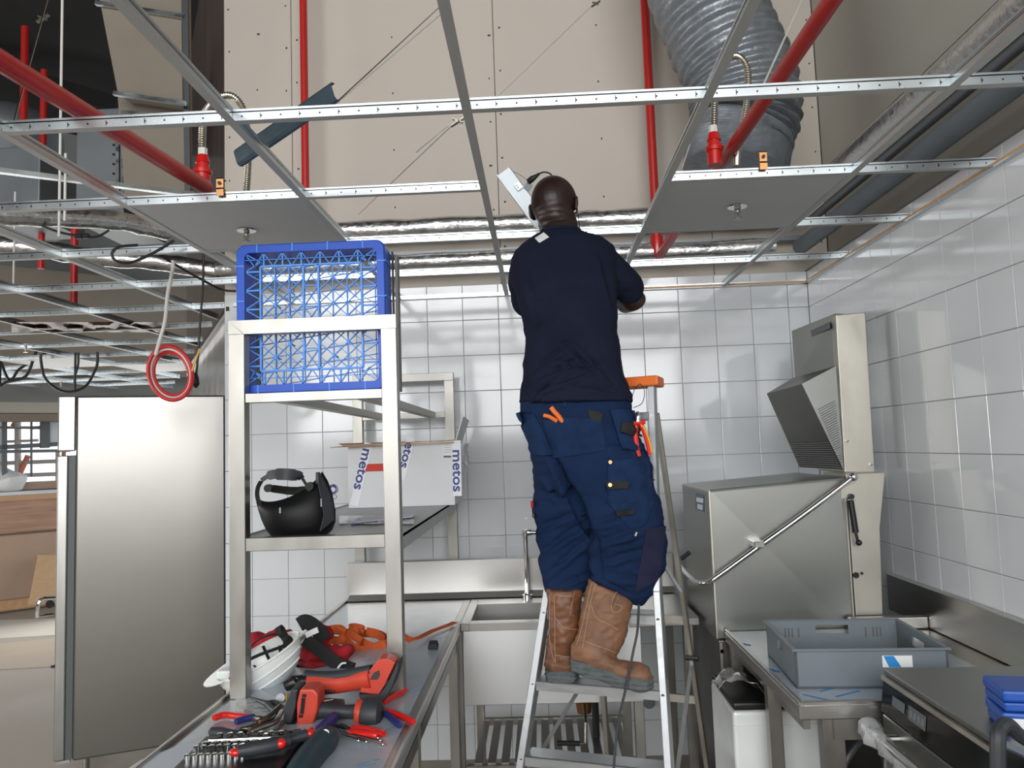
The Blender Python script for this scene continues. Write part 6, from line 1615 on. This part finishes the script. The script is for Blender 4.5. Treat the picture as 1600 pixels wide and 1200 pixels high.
# hex keys
t = thing('hex_key_set', 'fan of long shiny hex keys at the foot of the impact driver', 'hex keys', tz(560, 1155))
for k, (u, v) in enumerate(((571, 1152), (560, 1157), (594, 1157), (598, 1163), (590, 1153), (572, 1159))):
    a, b = tz(528 + k * 1.5, 1138 + k * 2, .010 + .002 * (k % 3)), tz(u, v, .007)
    part('hex_key', G().cyl(a, b, .0028, 6).ball(b, .0042, u=8, v=6), 'chrome', t)
t = thing('blue_clamp', 'dark blue plastic grip between the impact driver and the teal tool', 'clamp', tz(512, 1135))
part('grip', G().tube([tz(500, 1140, .02), tz(515, 1128, .02), tz(522, 1120, .02)], [.014, .017, .014], 10), 'grip_blue', t)
part('tongue', G().bar(tz(487, 1150, .02), tz(496, 1138, .02), .012, .004), 'tool_steel', t)
t = thing('tape_reel', 'small yellow and grey reel beside the battery', 'reel', tz(440, 1092))
q = tz(440, 1091, .014); part('disc', G().cyl(q, q + V((0, -.012, .004)), .014, 16), 'grey_metal', t); part('band', G().cyl(tz(447, 1090, .014), tz(450, 1090, .014), .011, 10), 'grip_yellow', t)
t = thing('clear_pouch', 'crumpled clear plastic pouch among the tools behind the frame post', 'pouch', tz(400, 1100))
gr = [[tz(u, v, .006 + .005 * noise.noise(V((u * .09, v * .3, 0)))) for u in range(368, 440, 7)] for v in (1092, 1100, 1108, 1116, 1124)]
part('film', G().sheet(gr, .001), 'plastic_film', t)
t = thing('drill_bit_case', 'small dark case of bits behind the impact driver handle', 'case', tz(520, 1100))
part('case', G().hexa([tz(496, 1102), tz(540, 1106), tz(538, 1092), tz(500, 1090), tz(496, 1102, .02), tz(540, 1106, .02), tz(538, 1092, .02), tz(500, 1090, .02)], .003), 'tool_dark', t)
part('bit', G().cyl(tz(500, 1097, .026), tz(520, 1093, .026), .004, 8), 'chrome', t)
t = thing('hex_wrench_roll', 'heap of dark bits and keys under the battery of the impact driver', 'bits', tz(470, 1160), None)
for k in range(14):
    a = tz(440 + (k * 37) % 60, 1145 + (k * 13) % 26, .006 + .004 * (k % 3)); an = k * 1.3
    part('bit', G().cyl(a, a + V((math.cos(an) * .035, math.sin(an) * .025, .002)), .0042, 7), ('tool_steel', 'tool_dark', 'chrome')[k % 3], t)
part('case', G().hexa([tz(430, 1160), tz(480, 1176), tz(505, 1150), tz(460, 1140), tz(430, 1160, .006), tz(480, 1176, .006), tz(505, 1150, .006), tz(460, 1140, .006)]), 'tool_dark', t)

# ================================================================ FACE SHIELD ON THE SHELF
t = thing('welding_shield', 'black welding face shield standing at the front of the mid shelf', 'face shield', at(465, 845, Y=2.56))
ZS = 1.3885
sc_ = at(462, 800, Y=2.57)
def shl(a, s):     # a: angle round the face, s: 0 open edge ... 1 chin
    pass
# the open edge dips from the left temple, round the chin to the right temple
def prof(u0, v0, u1, v1, dy, Yc=2.57, n=22):
    """half-open bowl section: from left edge point round the front (towards the camera) to right edge point"""
    a, b = at(u0, v0, Y=Yc), at(u1, v1, Y=Yc); c = (a + b) / 2; x = (b - a) / 2
    return [c + x * math.cos(PI - PI * k / n) + V((0, -dy * math.sin(PI * k / n), 0)) for k in range(n + 1)]
S_ = [(402, 772, 503, 737, .045), (402, 782, 512, 752, .070), (406, 796, 519, 772, .080), (411, 812, 523, 795, .084), (417, 825, 523, 815, .080), (424, 835, 518, 828, .068), (436, 843, 505, 839, .045), (452, 848, 482, 847, .015)]
rows_ = [prof(*a) for a in S_]
# the open mouth: first rows sag towards the camera
for k, p in enumerate(rows_[0]):
    s = math.sin(PI * k / 22); rows_[0][k] = p + V((0, 0, -.050 * s ** 1.2 - .0))
for k, p in enumerate(rows_[1]):
    s = math.sin(PI * k / 22); rows_[1][k] = p + V((0, 0, -.038 * s ** 1.5))
for k, p in enumerate(rows_[2]):
    s = math.sin(PI * k / 22); rows_[2][k] = p + V((0, 0, -.018 * s ** 1.5))
part('shell', G().sheet(rows_, .003), 'shield_black', t, smooth=60)
# far side of the shell seen through the opening at left
B2 = [[p + V((0, 2 * (2.57 - p.y), 0)) + V((0, 0, (.0 if i else .03) * math.sin(PI * k / 22))) for k, p in enumerate(r)] for i, r in enumerate([prof(*a) for a in S_[1:]])]
part('shell', G().sheet([r[:] for r in B2[2:]], .003), 'shield_black', t, smooth=60)
part('visor_cheek', G().sheet([[at(u, v, Y=2.50 + .0004 * (u - 480)) for u, v in ((500, 740), (507, 752), (514, 768), (520, 790), (522, 812))], [at(u, v, Y=2.485) for u, v in ((497, 740), (498, 760), (502, 780), (506, 805), (500, 830))]], .003), 'tool_dark', t, smooth=60)
part('peak', G().prism([at(493, 738, Y=2.50), at(496, 738, Y=2.50), at(506, 757, Y=2.50), at(503, 762, Y=2.50), at(493, 752, Y=2.50)], (0, .03, 0), .002), 'tool_dark', t)
def strap(P, Y, w, nm, m='webbing', th=.003):
    C = smoothpath([at(u, v, Y=y) for (u, v), y in zip(P, Y)], 6); gr = []
    for i, p in enumerate(C):
        d = (C[min(i + 1, len(C) - 1)] - C[max(i - 1, 0)]).normalized(); s = d.cross(V((0, 1, 0))).normalized(); ww = w[min(i * len(w) // len(C), len(w) - 1)] if isinstance(w, (list, tuple)) else w
        gr.append([p + s * ww / 2 * k for k in (-1, -.5, 0, .5, 1)])
    return part(nm, G().sheet(gr, th), m, t, smooth=60)
strap([(409, 750), (424, 742), (445, 741), (464, 743), (471, 747)], [2.56, 2.52, 2.50, 2.52, 2.54], [.014, .030, .038, .038, .034, .022], 'top_band', 'tool_dark', .006)
strap([(468, 743), (474, 750), (481, 762), (484, 768)], [2.54, 2.53, 2.52, 2.52], .009, 'side_band')
strap([(415, 762), (430, 764), (455, 767), (470, 766), (488, 764)], [2.58, 2.62, 2.64, 2.62, 2.56], [.022, .026, .028, .026, .024], 'rear_band', 'webbing', .004)
strap([(408, 752), (403, 762), (402, 775), (406, 790)], [2.55, 2.53, 2.52, 2.52], .014, 'side_band')
for u, v, r in ((483, 760, .014), (418, 763, .013), (497, 752, .010), (436, 741, .012)):
    q = at(u, v, Y=2.505); part('knob', G().cyl(q, q + V((0, .02, 0)), r, 12), 'black_rubber', t)
q = at(438, 797, Y=2.485); part('ear_stud', G().bar(q + V((0, 0, .008)), q - V((0, 0, .010)), .006, .006), 'grey_metal', t)
q = at(502, 785, Y=2.478); part('ear_stud', G().bar(q + V((0, 0, .012)), q - V((0, 0, .014)), .004, .004), 'grey_metal', t)
# cable behind the table by the fridge
solo('floor_cable', G().tube(smoothpath([(-1.50, 3.2, .0), (-1.38, 3.0, .35), (-1.28, 2.8, .62), (-1.20, 2.65, .66), (-1.16, 2.6, .55), (-1.1, 2.7, .1), (-1.1, 2.8, .0)], 6), .006, 8), 'cable_white', 'pale cable loop between the refrigerator and the worktable', 'cable')
